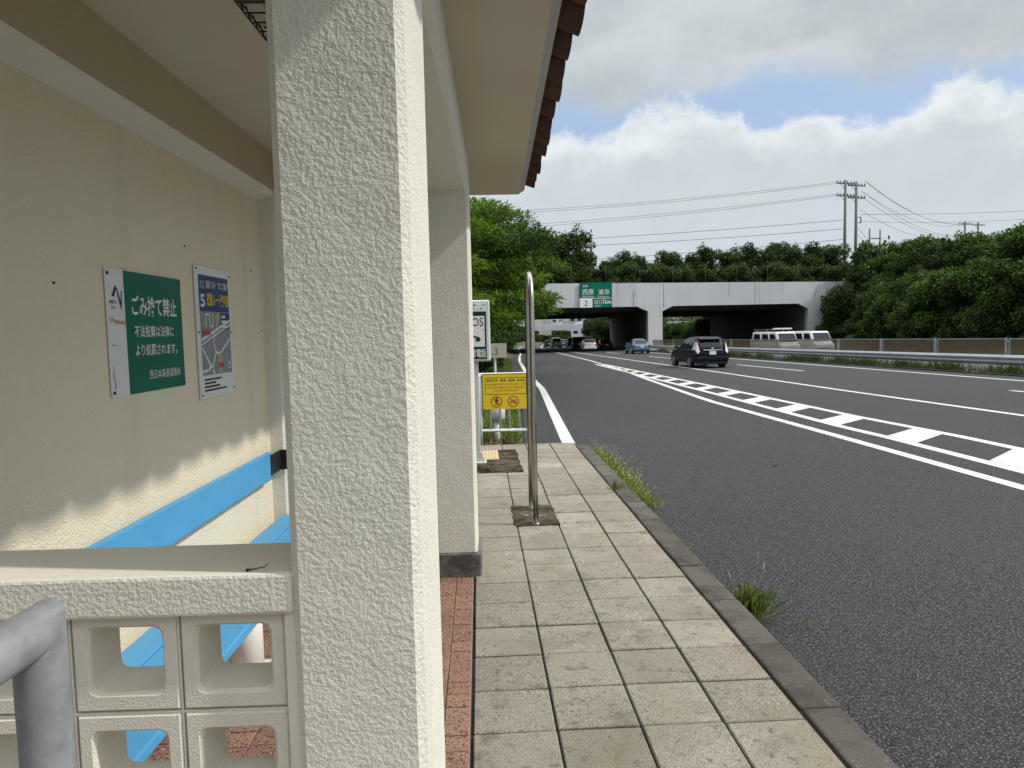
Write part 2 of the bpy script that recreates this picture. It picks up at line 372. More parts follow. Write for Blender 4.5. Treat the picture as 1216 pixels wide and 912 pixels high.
# ------------------------------------------------------------------ road geometry functions
def zr(Y): return -.1725-.0125*min(max(0, Y-10.35), 440)
def cv(Y): t = max(0, Y-82); return .03*t+.00042*t*t if t < 420 else .03*420+.00042*420**2+.38*(t-420)
def interp(tab, Y):
    ys = [a for a, _ in tab]
    return float(np.interp(Y, ys, [b for _, b in tab]))+cv(Y)
T_LEFT = [(10.2, 1.30), (23.2, 2.01), (36, 2.3), (53, 2.95), (70, 3.9), (82, 4.75), (400, 4.75)]
T_SOLID = [(-40, 5.85), (5, 5.68), (10.3, 5.57), (17.5, 5.66), (26, 6.3), (34.6, 6.98), (51.5, 7.93), (82, 8.95), (400, 8.95)]
T_LAD0 = [(-40, 6.35), (5, 6.26), (12, 6.2), (20.5, 6.52), (43, 7.08)]
T_LAD1 = [(-40, 7.4), (5, 7.33), (10, 7.28), (13.5, 7.2), (23, 7.4), (44, 7.55)]
T_RIGHT = [(-40, 10.05), (13, 10.06), (19, 10.1), (32.5, 10.45), (76.5, 10.9), (400, 10.9)]
T_DASH = [(-40, 13.75), (82, 13.9), (400, 13.9)]
T_REDGE = [(-40, 16.55), (21, 16.62), (46, 17.1), (82, 17.5), (400, 17.5)]
def sheet(name, left, right, ys, dz, m, kind='structure'):
    vs, fs = [], []
    for Y in ys: vs += [(left(Y), Y, zr(Y)+dz), (right(Y), Y, zr(Y)+dz)]
    for i in range(len(ys)-1): fs.append((2*i, 2*i+1, 2*i+3, 2*i+2))
    me = bpy.data.meshes.new(name); me.from_pydata(vs, [], fs); me.update()
    return tag(link(name, me, m), kind=kind)
YS = list(range(-60, 100, 2))+list(range(100, 460, 6))

# ------------------------------------------------------------------ ground
def bank_l(Y): return float(np.interp(Y, [-60, 12, 30, 75, 132, 150, 450], [.15, .3, 1.6, 6.4, 6.4, 3, 2]))
def bank_r(Y): return float(np.interp(Y, [-60, 20, 70, 85, 135, 150, 450], [2.5, 2.5, 4, 6.4, 6.4, 4, 3]))
def sm(t): t = min(max(t, 0), 1); return t*t*(3-2*t)
def road_left(Y): return (1.46 if Y < 9.95 else .62+max(0, interp(T_LEFT, Y)-1.3) if Y < 300 else 4+cv(Y))
def ground_z(X, Y):
    base = zr(Y)-.05
    l = road_left(Y)-.3; r = float(np.interp(Y, [50, 76], [34.2, 42.2]))+cv(Y)
    if Y < 10.2: l = min(l, -1.9)
    if X < l: base += bank_l(Y)*sm((l-X)/9)+.05*sm((l-X)/.5)
    if X > r: base += .25+bank_r(Y)*sm((X-r)/9)
    elif X > 20: base -= .28
    if Y > 480: base += 30*sm((Y-480)/450)+12*sm((Y-900)/500)
    if Y > 150: base += 9*sm((abs(X-20-cv(Y))-60)/200)
    return base
def build_ground():
    xs = sorted(set([-1200, -700, -400, -250, -150, -100, -70, -50, -40]+list(np.arange(-34, 4, 1.0))+list(range(4, 34, 3))+list(np.arange(33, 64, 1.5))+[68, 75, 85, 100, 120, 150, 200, 280, 400, 600, 900, 1400]))
    ys = [-300, -150, -90]+list(range(-60, 150, 3))+list(range(150, 500, 20))+list(range(500, 1500, 60))+[1700, 2500, 4000]
    vs = [(x+cv(min(y, 500))*(1 if y > 82 else 0), y, ground_z(x+cv(min(y, 500))*(1 if y > 82 else 0), y)) for y in ys for x in xs]
    n = len(xs); fs = [(j*n+i, j*n+i+1, (j+1)*n+i+1, (j+1)*n+i) for j in range(len(ys)-1) for i in range(n-1)]
    me = bpy.data.meshes.new('ground'); me.from_pydata(vs, [], fs)
    for p in me.polygons: p.use_smooth = True
    tag(link('ground', me, 'soil'), kind='structure')
build_ground()
sheet('road', lambda Y: road_left(Y), lambda Y: 18.1+cv(Y), YS, 0, 'asphalt')
sheet('opposite_road', lambda Y: 20.9+cv(Y), lambda Y: float(np.interp(Y, [50, 76], [34.0, 41.3]))+cv(Y), YS, -.22, 'asphalt')
sheet('median_strip', lambda Y: 18.1+cv(Y), lambda Y: 20.9+cv(Y), YS, .03, 'oldasphalt')

# road markings
def line(name, tab, y0, y1, w, dz=.004, step=1.5):
    n = max(2, int((y1-y0)/step)+1); ys = list(np.linspace(y0, y1, n))
    return sheet(name, lambda Y: interp(tab, Y)-w/2, lambda Y: interp(tab, Y)+w/2, ys, dz, 'paint')
line('edge_line', T_LEFT, 10.0, 250, .2)
line('lane_line', T_SOLID, -40, 250, .18)
line('lane_line', T_RIGHT, -40, 250, .17)
line('edge_line', T_REDGE, -40, 250, .18)
for y0 in range(-30, 240, 20): line('dashed_line', T_DASH, y0, y0+8, .16)
line('opposite_edge_line', [(-40, 21.5), (400, 21.5)], -40, 250, .15, -.216)
line('opposite_dashed_line', [(-40, 27.2), (400, 27.2)], -40, 250, .14, -.216)
def ladder():
    vs, fs = [], []
    ys = list(np.linspace(-30, 43.5, 50))
    for tab, w in ((T_LAD0, .18), (T_LAD1, .18)):
        b = len(vs)
        for Y in ys: vs += [(interp(tab, Y)-w/2, Y, zr(Y)+.004), (interp(tab, Y)+w/2, Y, zr(Y)+.004)]
        for i in range(len(ys)-1): fs.append((b+2*i, b+2*i+1, b+2*i+3, b+2*i+2))
    k = 10.03
    for j in range(-16, 16):
        y = k+2.2*j
        if y > 42.6: break
        x0 = interp(T_LAD0, y)+.1; x1 = interp(T_LAD1, y+.72)-.1; b = len(vs)
        vs += [(x0, y, zr(y)+.004), (x1, y+.72, zr(y+.72)+.004), (x1, y+1.47, zr(y+1.47)+.004), (x0, y+.75, zr(y+.75)+.004)]
        fs.append((b, b+1, b+2, b+3))
    me = bpy.data.meshes.new('ladder_marking'); me.from_pydata(vs, [], fs)
    tag(link('ladder_marking', me, 'paint'), kind='structure')
ladder()

# ------------------------------------------------------------------ sidewalk
random.seed(4)
def ragged(x0, x1, y0, y1, j, n=9):
    r = random.Random(6); P = []
    for (ax, ay), (bx, by) in (((x0, y0), (x1, y0)), ((x1, y0), (x1, y1)), ((x1, y1), (x0, y1)), ((x0, y1), (x0, y0))):
        for k in range(n): t = k/n; P.append((ax+(bx-ax)*t+r.uniform(-j, j), ay+(by-ay)*t+r.uniform(-j, j)))
    return P
def sidewalk():
    mb = MB(); P = .337; x_l = -.067
    cols = [x_l+P*i for i in range(5)]
    for i in range(4):
        ph = random.uniform(-.006, .006)
        k = -8
        while True:
            y0 = 2.733+P*k+ph; y1 = y0+P; k += 1
            if y0 > 9.9: break
            if y1 > 9.92: y1 = 9.92
            if y1-y0 < .08: continue
            g = .0035; mb.t = min(1, max(0, random.gauss(.4, .28)+.35*(y0 > 5.6)))
            dz = random.uniform(-.003, .003); ax, ay = random.uniform(-.004, .004), random.uniform(-.004, .004)
            m = Matrix.Translation(((cols[i]+cols[i+1])/2, (y0+y1)/2, dz)) @ Matrix.Rotation(ax, 4, 'X') @ Matrix.Rotation(ay, 4, 'Y') @ Matrix.Rotation(random.uniform(-.004, .004), 4, 'Z')
            hx = P/2-g-random.uniform(0, .0015); hy = (y1-y0)/2-g-.0022+random.uniform(-.0014, .0008)
            if i == 3: hx -= .002
            mb.box(-hx, hx, -hy, hy, -.06, 0, .005, 1, m)
    o = mb.build('sidewalk', 'paver'); tag(o, kind='structure')
    b = boxo('sidewalk_bed', 'joint', None, -.075, 1.30, -3, 9.925, -.3, -.016); tag(b, kind='structure')
    mb = MB(); y = -2.6
    while y < 9.5:
        mb.t = random.random(); e = min(y+.6, 9.62)
        m = Matrix.Translation((0, 0, random.uniform(-.003, .004))) @ Matrix.Rotation(random.uniform(-.001, .001), 4, 'Z')
        mb.box(1.291, 1.462+random.uniform(-.003, .003), y+.002, e-.002, -.3, .004, .012, 2, m); y += .6
    m = Matrix.Translation((1.375, 9.62, -.012)) @ Matrix.Rotation(.45, 4, 'Z')
    mb.box(-.088, .083, .0, .36, -.3, .0, .012, 2, m)
    tag(mb.build('kerb', 'kerb'), kind='structure')
    # strip of dark crumbled asphalt beyond the pavement end and a grating
    mb = MB(); mb.box(.5, 1.14, 10.28, 10.78, -.2, -.155, .004)
    for k in range(16): mb.box(.515+k*.039, .53+k*.039, 10.3, 10.76, -.155, -.128, .002)
    tag(mb.build('drain_grate', 'galv'), 'grey steel drain grating at the far end of the paved sidewalk', 'drain grate')
    mb = MB(); mb.prism(ragged(.250, .612, 5.70, 6.37, .012), 'z', -.05, .0075)
    tag(mb.build('stained_footing', 'wetconc'), kind='structure')
    mb = MB(); mb.prism(ragged(-.06, .452, 7.92, 9.44, .012), 'z', -.05, .0085)
    tag(mb.build('concrete_slab', 'wetconc'), kind='structure')
    mb = MB(); mb.box(-.05, .205, 8.70, 9.36, .0085, .02, .003)
    for k in range(6): mb.box(-.035+k*.04, -.017+k*.04, 8.73, 9.33, .02, .026, .002)
    tag(mb.build('tactile_paving', 'tactile'), 'beige ribbed tactile slab beside the emergency phone base', 'paving slab')
    mb = MB(); mb.raw([(-.5, 8.05, .07), (.07, 8.02, .05), (.11, 8.2, .02), (.02, 8.42, .03), (-.5, 8.42, .05), (-.5, 8.0, -.02), (.1, 7.98, -.02), (.16, 8.2, -.02), (.1, 8.5, -.02), (-.5, 8.5, -.02)],
        [(0, 1, 2, 3, 4), (0, 5, 6, 1), (1, 6, 7, 2), (2, 7, 8, 3), (3, 8, 9, 4), (4, 9, 5, 0)])
    tag(mb.build('mortar_pad', 'wetconc'), kind='structure')
sidewalk()

# ------------------------------------------------------------------ bus shelter (local axes: x across, y along, z up)
SH = empty('bus_shelter', (0, 0, 0), -DS, 'cream stuccoed bus stop shelter with red clay tile eave beside the sidewalk', 'bus shelter')
def S(x, y, z): v = SX*x+SY*y; return (v.x, v.y, z)
ZC = 2.72
def cham_box(x0, x1, y0, y1, z0, z1, c=.02, ends=False):
    """box with chamfered long (vertical) arrises"""
    mb = MB(); poly = [(x0+c, y0), (x1-c, y0), (x1, y0+c), (x1, y1-c), (x1-c, y1), (x0+c, y1), (x0, y1-c), (x0, y0+c)]
    return mb.prism(poly, 'z', z0, z1)
def shelter():
    cham_box(-.392, -.150, 1.30, 1.70, 0.155, ZC, .016).build('pillar', 'stucco', SH)
    cham_box(-.420, -.155, 4.572, 4.85, 0.155, ZC, .016).build('pillar', 'stucco', SH)
    cham_box(-1.62, -1.365, 4.572, 4.85, 0, ZC, .016).build('pillar', 'stucco', SH)
    cham_box(-1.62, -1.365, 1.30, 1.60, 0, ZC, .016).build('pillar', 'stucco', SH)
    MB().box(-.446, -.132, 4.545, 4.885, -.05, .152, .008, 2).build('plinth', 'plinth', SH)
    MB().box(-.42, -.125, 1.275, 1.73, -.05, .152, .008, 2).build('plinth', 'plinth', SH)
    MB().box(-1.60, -1.462, 1.595, 4.58, -.05, ZC, 0).build('back_wall', 'wallpaint', SH)
    # beams, chamfered lower arris
    def beam(x0, x1, y0, y1, c):
        mb = MB(); mb.prism([(x0, ZC+.05), (x0, 2.475+c), (x0+c, 2.475), (x1-c, 2.475), (x1, 2.475+c), (x1, ZC+.05)], 'y', y0, y1); return mb
    mb = beam(-.412, -.158, 1.69, 4.58, .022); mb.build('beam', 'smooth', SH)
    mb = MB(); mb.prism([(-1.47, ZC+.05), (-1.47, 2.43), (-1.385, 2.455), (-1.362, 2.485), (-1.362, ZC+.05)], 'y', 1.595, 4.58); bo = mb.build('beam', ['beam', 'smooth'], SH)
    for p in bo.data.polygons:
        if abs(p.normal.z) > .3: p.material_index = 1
    MB().box(-1.37, -.40, 4.60, 4.83, 2.475, ZC+.02, .015).build('beam', 'wallpaint', SH)
    # roof slab, its sloping rim, tile bed
    MB().box(-1.95, .222, .15, 6.08, ZC, ZC+.12, .006).build('roof_slab', 'ceil', SH)
    MB().prism([(.218, ZC+.004), (.262, ZC+.03), (.268, ZC+.075), (.15, ZC+.118), (.15, ZC+.02)], 'y', .16, 6.07).build('roof_rim', 'roofrim', SH)
    slope = .36; xr = -.86; ze = ZC+.06
    def zt(x): return ze+(.3-x)*slope if x > xr else ze+(.3-xr)*slope-(xr-x)*slope
    MB().prism([(.26, zt(.26)-.025), (xr, zt(xr)-.03), (-2.0, zt(-2.0)-.03), (-2.0, ZC+.05), (.26, ZC+.05)], 'y', .2, 6.05).build('roof_bed', 'roofrim', SH)
    random.seed(9)
    mb = MB(); P = .281; ny = 21; y0 = .2
    sl = math.atan(slope)
    def half_tile(cx0, cx1, yc, r, up, zoff, dr, th=.012, n=7):
        # barrel tile piece running along the slope between x=cx0 (low end) and x=cx1
        vs, fs = [], []
        for x, rr in ((cx0, r), (cx1, r*.86)):
            for t in (0, -th):
                for k in range(n+1):
                    a = math.pi*k/n; q = rr+t
                    yy = yc+q*math.cos(a); zz = zt(x)+zoff+(q*math.sin(a)*.72 if up else -q*math.sin(a)*.34+.03)
                    vs.append((x, yy, zz+dr))
        m = n+1
        for k in range(n):
            fs += [(k, k+1, 2*m+k+1, 2*m+k), (m+k+1, m+k, 3*m+k, 3*m+k+1), (k+1, k, m+k, m+k+1)]
        fs += [(0, 2*m, 3*m, m), (n, m+n, 3*m+n, 2*m+n)]
        mb.raw(vs, fs)
    for side in (1, -1):
        rows = 5
        for r in range(rows):
            for k in range(ny):
                y = y0+P*k+P/2; mb.t = random.random()
                jit = random.uniform(-.014, .014) if r == 0 else 0
                a = .350-.245*r+jit*.7; b = a-.29
                if side < 0: a, b = 2*xr-a, 2*xr-b
                half_tile(a, b, y+random.uniform(-.004, .004), .146, False, .006+.012*0, random.uniform(-.004, .004))
                mb.t = random.random()
                c = .338-.245*r+random.uniform(-.012, .008)*(r == 0); d = c-.29
                if side < 0: c, d = 2*xr-c, 2*xr-d
                half_tile(c, d, y+P/2+random.uniform(-.006, .006), .082, True, .022, random.uniform(-.004, .004))
    for k in range(18):
        mb.t = random.random(); yy = .2+k*.33
        mb.tube([(xr, yy, zt(xr)+.03), (xr, yy+.36, zt(xr)+.034)], .085, 12)
    mb.build('roof_tiles', 'rooftile', SH)
    # near and far half walls: capping + screen blocks
    def hole_block():
        w, h, d = .2, .2, .112; hw, hh, c = .068, .063, .017
        t = bmesh.new(); g = .0025
        out = [(-w/2+g, -h/2+g), (w/2-g, -h/2+g), (w/2-g, h/2-g), (-w/2+g, h/2-g)]
        NC = 2
        def octo(hw, hh, c):
            pts = []
            for sx, sz, a0 in ((-1, -1, 180), (1, -1, 270), (1, 1, 0), (-1, 1, 90)):
                for k in range(NC+1): a = rad(a0+90*k/NC); pts.append((sx*(hw-c)+c*math.cos(a), sz*(hh-c)+c*math.sin(a)))
            return pts
        o = .0035
        rings = [[(x*(1-.08), y0, z*(1-.08)) if False else (x-math.copysign(o, x)*e, y0, z-math.copysign(o, z)*e) for x, z in out] for y0, e in ((0, 1), (o, 0), (d-o, 0), (d, 1))]
        R = [[t.verts.new(v) for v in r] for r in rings]
        IN = [[t.verts.new((x, y0, z)) for x, z in octo(hw+e, hh+e, c)] for y0, e in ((0, .006), (.008, 0), (d-.008, -.004), (d, 0))]
        for a in range(3):
            for i in range(4): t.faces.new([R[a][i], R[a][(i+1) % 4], R[a+1][(i+1) % 4], R[a+1][i]])
            for i in range(4*NC+4): j = (i+1) % (4*NC+4); t.faces.new([IN[a][j], IN[a][i], IN[a+1][i], IN[a+1][j]])
        # front and back faces: corner i owns hole edges
        for ra, ia in ((0, 0), (3, 3)):
            q = R[ra]; p = IN[ia]
            for i in range(4):
                e0 = i*(NC+1)+NC; e1 = ((i+1) % 4)*(NC+1)
                t.faces.new([q[i], q[(i+1) % 4], p[e1], p[e0]])
                for k in range(NC): t.faces.new([q[i], p[i*(NC+1)+k+1], p[i*(NC+1)+k]])
        bmesh.ops.recalc_face_normals(t, faces=t.faces[:])
        me = bpy.data.meshes.new('breeze_block'); t.to_mesh(me); t.free(); me.materials.append(MT['block']); return me
    bme = hole_block()
    def half_wall(y0, x0, x1, flip):
        cap = MB().box(x0, x1, y0, y0+.205, 1.0705, 1.149, .007, 2).build('half_wall', ['stucco', 'smooth'], SH)
        for p in cap.data.polygons:
            if p.normal.z > .9: p.material_index = 1
        for r in range(6):
            for c in range(7):
                xc = x1-.022-.1-.2035*c; zc = 1.081-.1015-.2035*r
                if xc < x0+.05 or zc < -.1: continue
                b = bpy.data.objects.new('breeze_block', bme); COL.objects.link(b); b.parent = cap
                b.location = (xc, y0+.024, zc)
        mo = MB()
        mo.box(x0, x1, y0+.036, y0+.130, -.05, -.046)
        for r in range(6):
            zz = 1.081-.2035*r; mo.box(x0, x1-.02, y0+.0262, y0+.128, zz-.0035, zz+.0012)
        for c in range(7):
            xx = x1-.020-.2035*c
            if xx > x0+.02: mo.box(xx-.003, xx+.001, y0+.0265, y0+.128, .0, 1.07)
        mo.build('mortar', 'block', cap)
        boxo('jamb_strip', 'smooth', cap, x1-.0195, x1+.001, y0+.012, y0+.19, 0, 1.0715)
        return cap
    half_wall(1.304, -1.5, -.391, False)
    half_wall(4.60, -1.37, -.415, True)
    # terracotta floor
    mb = MB(); random.seed(21); P = .1075
    x = -.078; i = 0
    while x > -1.75:
        y = -.4+random.uniform(0, .05)
        while y < 6.0:
            mb.t = min(1, max(0, random.gauss(.35, .3)))
            l = P*2 if random.random() < .35 and i > 0 else P
            q = Vector((x-P/2, y+l/2, 0))
            m = Matrix.Rotation(DS, 4, 'Z') @ Matrix.Translation((q.x, q.y, random.uniform(-.002, .0015)))
            mb.box(-P/2+.0035, P/2-.0035, -l/2+.003, l/2-.003, -.03, -.002, .002, 1, m); y += l
        x -= P; i += 1
    mb.build('floor_tiles', 'terracotta', SH)
    m = Matrix.Rotation(DS, 4, 'Z')
    MB().box(-1.8, -.076, -.5, 6.05, -.2, -.0085, 0, 1, m).build('floor_bed', 'grout', SH)
shelter()

# ceiling lamp with wire guard
def cage_lamp():
    t = empty('caged_lamp', S(-.555, 2.365, ZC), -DS, 'rusty ceiling lamp in a black wire guard under the shelter ceiling', 'lamp')
    MB().box(-.23, .23, -.22, -.06, -.11, -.0, .01).build('lamp_body', 'rust', t)
    MB().box(-.20, .23, -.06, .33, -.03, -.001, .004).build('lamp_tray', 'galv', t)
    mb = MB(); r = .0034
    for k in range(6):
        y = -.03+k*.074; mb.tube([(-.275, y, -.004), (-.268, y+.01, -.03), (-.255, y, -.06), (.23, y, -.06)], r, 5)
    for x in (-.255, -.15, -.045, .06, .165): mb.tube([(x, -.06, -.06), (x, .345, -.06), (x, .375, -.004)], r, 5)
    mb.tube([(-.27, -.06, -.02), (-.27, .37, -.02)], r, 5); mb.tube([(-.27, .37, -.004), (.23, .37, -.004)], r, 5)
    mb.build('wire_guard', 'black', t)
cage_lamp()

# bench
def bench():
    t = empty('bench', S(-1.2, 3.0, 0), -DS, 'sky blue wooden bench along the shelter back wall on white round legs', 'bench')
    ox, oy = 1.2, -3.0
    MB().box(-1.432+ox, -1.402+ox, 1.66+oy, 4.40+oy, .712, .878, .006, 2).build('backrest', 'blue', t)
    mb = MB()
    for x0, x1 in ((-1.395, -1.275), (-1.265, -1.145), (-1.135, -1.005)): mb.box(x0+ox, x1+ox, 1.62+oy, 4.53+oy, .412, .452, .007, 2)
    mb.build('seat', 'blue', t)
    for y in (2.05, 3.24, 4.25):
        l = MB().tube([(-1.19+ox, y+oy, .03), (-1.19+ox, y+oy, .41)], .075, 24).build('leg', 'white', t)
        MB().box(-1.30+ox, -1.03+ox, y-.12+oy, y+.14+oy, -.02, .034, .008, 2).build('foot_plate', 'white', l)
        MB().tube([(-1.065+ox, y+.08+oy, .03), (-1.065+ox, y+.08+oy, .085)], .016, 10).build('anchor_bolt', 'white', l)
    mb = MB(); mb.box(-1.405+ox, -1.345+ox, 4.562+oy, 4.571+oy, .735, .862, .002).box(-1.402+ox, -1.395+ox, 4.37+oy, 4.571+oy, .735, .862, .002)
    for z in (.765, .835): mb.disc((-1.372+ox, 4.561+oy, z), (0, -1, 0), .010, 8, .006)
    mb.build('bracket', 'black', t)
bench()

# notices on the back wall
def notice_green():
    w, h = .64, .492
    t = empty('notice_board', S(-1.4605, 2.725, 1.367), rad(90)-DS, 'green and white Japanese no-littering notice with black corner screws on the shelter wall', 'notice')
    MB().box(0, w, -.006, -.001, 0, h, .001).build('plate', 'signwhite', t)
    y = -.0066
    mb = MB(); rect(mb, .132, w-.002, .002, h-.002, y); mb.build('green_field', 'signgreen', t)
    mb = MB(); y = -.0072
    put_text(mb, 'ごみ捨て禁止', .185, .585, .315, .398, y, .018)
    put_text(mb, '不法投棄は法律に', .195, .545, .228, .276, y, .012)
    put_text(mb, 'より処罰されます。', .195, .570, .152, .200, y, .012)
    put_text(mb, '西日本高速道路㈱', .300, .590, .052, .090, y, .002)
    mb.build('lettering', 'signwhite', t)
    mb = MB(); y = -.0068
    flat(mb, [(.036, .385), (.058, .385), (.075, .420), (.066, .430)], y)
    put_text(mb, 'NEXCO', .020, .070, .358, .371, y, .02); put_text(mb, '西日本', .030, .062, .336, .350, y, 0)
    for (a, b, c, d) in ((.012, .30, .030, .285), (.02, .12, .024, .09), (.03, .055, .034, .035), (.014, .09, .02, .06), (.022, .20, .05, .197)): ribbon(mb, [(a, b), (c, d)], .003, y)
    for k in range(5): ribbon(mb, [(.022+.002*k, .03+.013*k), (.030-.002*k, .042+.013*k)], .002, y-.0002)
    mb.build('scribble', 'black', t)
    mb = MB(); flat(mb, [(.066, .430), (.080, .418), (.108, .355), (.104, .335), (.096, .352)], y); flat(mb, [(.100, .348), (.106, .336), (.116, .405), (.108, .412)], y-.0003); mb.build('emblem', 'signblue', t)
    mb = MB(); flat(mb, [(.022, .308), (.05, .296), (.128, .292), (.128, .278), (.06, .280), (.03, .294)], y); mb.build('scuff_mark', 'pinkscuff', t)
    for x, z in ((.015, h-.02), (.015, .018), (w-.015, .018), (w-.015, h-.02)): MB().disc((x, -.0085, z), (0, -1, 0), .0065, 10, .004).build('screw', 'black', t)
notice_green()
def notice_map():
    w, h = .452, .658
    t = empty('route_map_board', S(-1.4605, 3.523, 1.284), rad(90)-DS, 'narrow white framed street map board with blue heading on the shelter wall', 'map board')
    MB().box(0, w, -.010, -.001, 0, h, .0015).build('plate', 'signwhite', t)
    y = -.0106
    mb = MB(); rect(mb, .035, w-.03, .115, .435, y); mb.build('map_field', 'mapgrey', t)
    mb = MB(); rect(mb, .035, w-.03, .435, .615, y); rect(mb, .29, w-.03, .345, .43, y-.0004); mb.build('heading_field', 'signblue', t)
    # map artwork on its own thin layers
    mb = MB(); y2 = -.0114
    ribbon(mb, [(.035, .29), (.20, .335), (.42, .392)], .014, y2); ribbon(mb, [(.035, .268), (.42, .372)], .008, y2-.0001)
    ribbon(mb, [(.20, .335), (.19, .27), (.215, .225), (.27, .222), (.42, .30)], .012, y2-.0002)
    ribbon(mb, [(.21, .225), (.155, .15), (.12, .175), (.045, .25)], .013, y2-.0003); ribbon(mb, [(.135, .16), (.11, .14)], .02, y2-.0004)
    ribbon(mb, [(.035, .135), (.10, .14)], .012, y2-.0005); ribbon(mb, [(.16, .14), (.18, .117)], .015, y2-.0006)
    ribbon(mb, [(.10, .36), (.10, .42), (.15, .42), (.15, .36), (.19, .36), (.19, .43)], .009, y2-.0007)
    put_text(mb, '5', .050, .105, .455, .52, y2, .03); put_text(mb, 'のりば', .050, .105, .545, .59, y2, 0)
    put_text(mb, '高速バス停', .125, .245, .55, .592, y2, .01); put_text(mb, 'でのご案内', .275, .41, .55, .592, y2, .01)
    for k in range(3): rect(mb, .305, .40-.02*k, .352+k*.026, .366+k*.026, y2)
    ring(mb, .385, .155, .012, .018, y2)
    mb.build('white_print', 'signwhite', t)
    mb = MB(); put_text(mb, '避難ルート案内図', .125, .412, .462, .53, y2-.0009, .02); mb.build('yellow_print', 'yellowink', t)
    mb = MB(); flat(mb, [(.225, .12), (.285, .12), (.278, .22), (.232, .22)], y2-.0010); flat(mb, [(.22, .345), (.285, .40), (.27, .43), (.22, .42)], y2-.001); mb.build('tan_print', 'tanink', t)
    mb = MB(); rect(mb, .055, .15, .315, .34, y2-.0012); rect(mb, .238, .305, .145, .172, y2-.0012); mb.build('red_print', 'redink', t)
    mb = MB()
    for k, l in enumerate((.22, .14, .19, .28)): 
        x = .05
        while x < .05+l: rect(mb, x, x+.010, .088-.018*k, .098-.018*k, y2); x += .013
    for x, z in ((.016, h-.016), (w-.014, h-.03), (.016, .018), (w-.014, .03), (.012, .33), (w-.012, .33)): MB().disc((x, -.012, z), (0, -1, 0), .0055, 10, .003).build('screw', 'black', t)
    mb.build('small_print', 'black', t)
notice_map()

for yy, zz in ((4.36, 1.98), (3.45, 2.02), (2.42, 1.78), (4.50, 1.62)): MB().disc((-1.460, yy, zz), (1, 0, 0), .0045, 8, .006).build('nail', 'black', SH)
# twig on the capping
mb = MB(); mb.tube([S(-.475, 1.322, 1.152), S(-.462, 1.324, 1.153), S(-.446, 1.329, 1.155), S(-.440, 1.331, 1.161)], [.0016, .0012, .0011, .0008], 5); mb.disc(S(-.476, 1.321, 1.152), (0, 0, 1), .0035, 8, .004)
tag(mb.build('twig', 'black'), 'tiny dark dried twig lying on the half wall capping', 'twig')

# galvanised handrail by the camera
def handrail():
    t = empty('handrail', S(-.584, .887, 0), -DS, 'thick grey galvanised pipe handrail ending in front of the screen blocks', 'handrail')
    r = .0305; mb = MB(); z1 = 1.227; n = 32
    A = [2*math.pi*k/n for k in range(n)]
    rg = [[(r*math.cos(a), r*math.sin(a), -.02) for a in A], [(r*math.cos(a), r*math.sin(a), z1-.05) for a in A], [(r*math.cos(a), r*math.sin(a)-.0012*(math.sin(a) > .3), z1+r*math.sin(a)-.0012*(math.sin(a) > .3)) for a in A], [(r*math.cos(a), -.05, z1+r*math.sin(a)) for a in A], [(r*math.cos(a), -1.2, z1+r*math.sin(a)) for a in A]]
    mb.raw([p for q in rg for p in q], [(i*n+k, i*n+(k+1) % n, (i+1)*n+(k+1) % n, (i+1)*n+k) for i in range(4) for k in range(n)], 0, True)
    mb.build('rail', 'galv', t, 50)
    MB().tube([(0, -1.05, -.02), (0, -1.05, z1)], r*.98, 24).build('post', 'galv', t)
handrail()

# stainless hoop on the pavement
def hoop():
    t = empty('bus_stop_hoop', (.425, 6.02, 0), 0, 'tall shiny stainless steel hoop post standing on the sidewalk', 'hoop post')
    y0, y1, zt, r = -.27, .265, 2.055, .0215
    R = (y1-y0)/2; pts = [(0, y0, -.05), (0, y0, 1.0), (0, y0, zt-R)]
    for k in range(1, 16): a = math.pi*k/16; pts.append((0, -R*math.cos(a)+(y0+y1)/2, zt-R+R*math.sin(a)))
    pts += [(0, y1, zt-R), (0, y1, 1.0), (0, y1, -.05)]
    MB().tube(pts, r, 20).build('hoop', 'stainless', t)
    for y in (y0, y1): MB().tube([(0, y, .005), (0, y, .014)], .032, 20).build('collar', 'stainless', t)
    mb = MB(); mb.box(-.028, -.018, y1-.05, y0+.05+.4, .38, .40)
    mb.box(-.024, -.016, y0+.0, y0+.3, 1.02, 1.035, .002); mb.build('cross_clip', 'stainless', t)
    mb = MB(); random.seed(3)
    for k in range(7):
        a, b = random.uniform(-.11, .07), random.uniform(-.18, .1); s_ = random.uniform(.012, .03)
        mb.raw([(a, b, .0105), (a+s_, b+.004, .0112), (a+s_*.8, b+s_*.8, .0106), (a-.2*s_, b+s_*.6, .011)], [(0, 1, 2, 3)])
    o = mb.build('mortar_crumbs', 'roofrim'); o.location = (.43, 6.02, 0); tag(o, kind='stuff')
hoop()

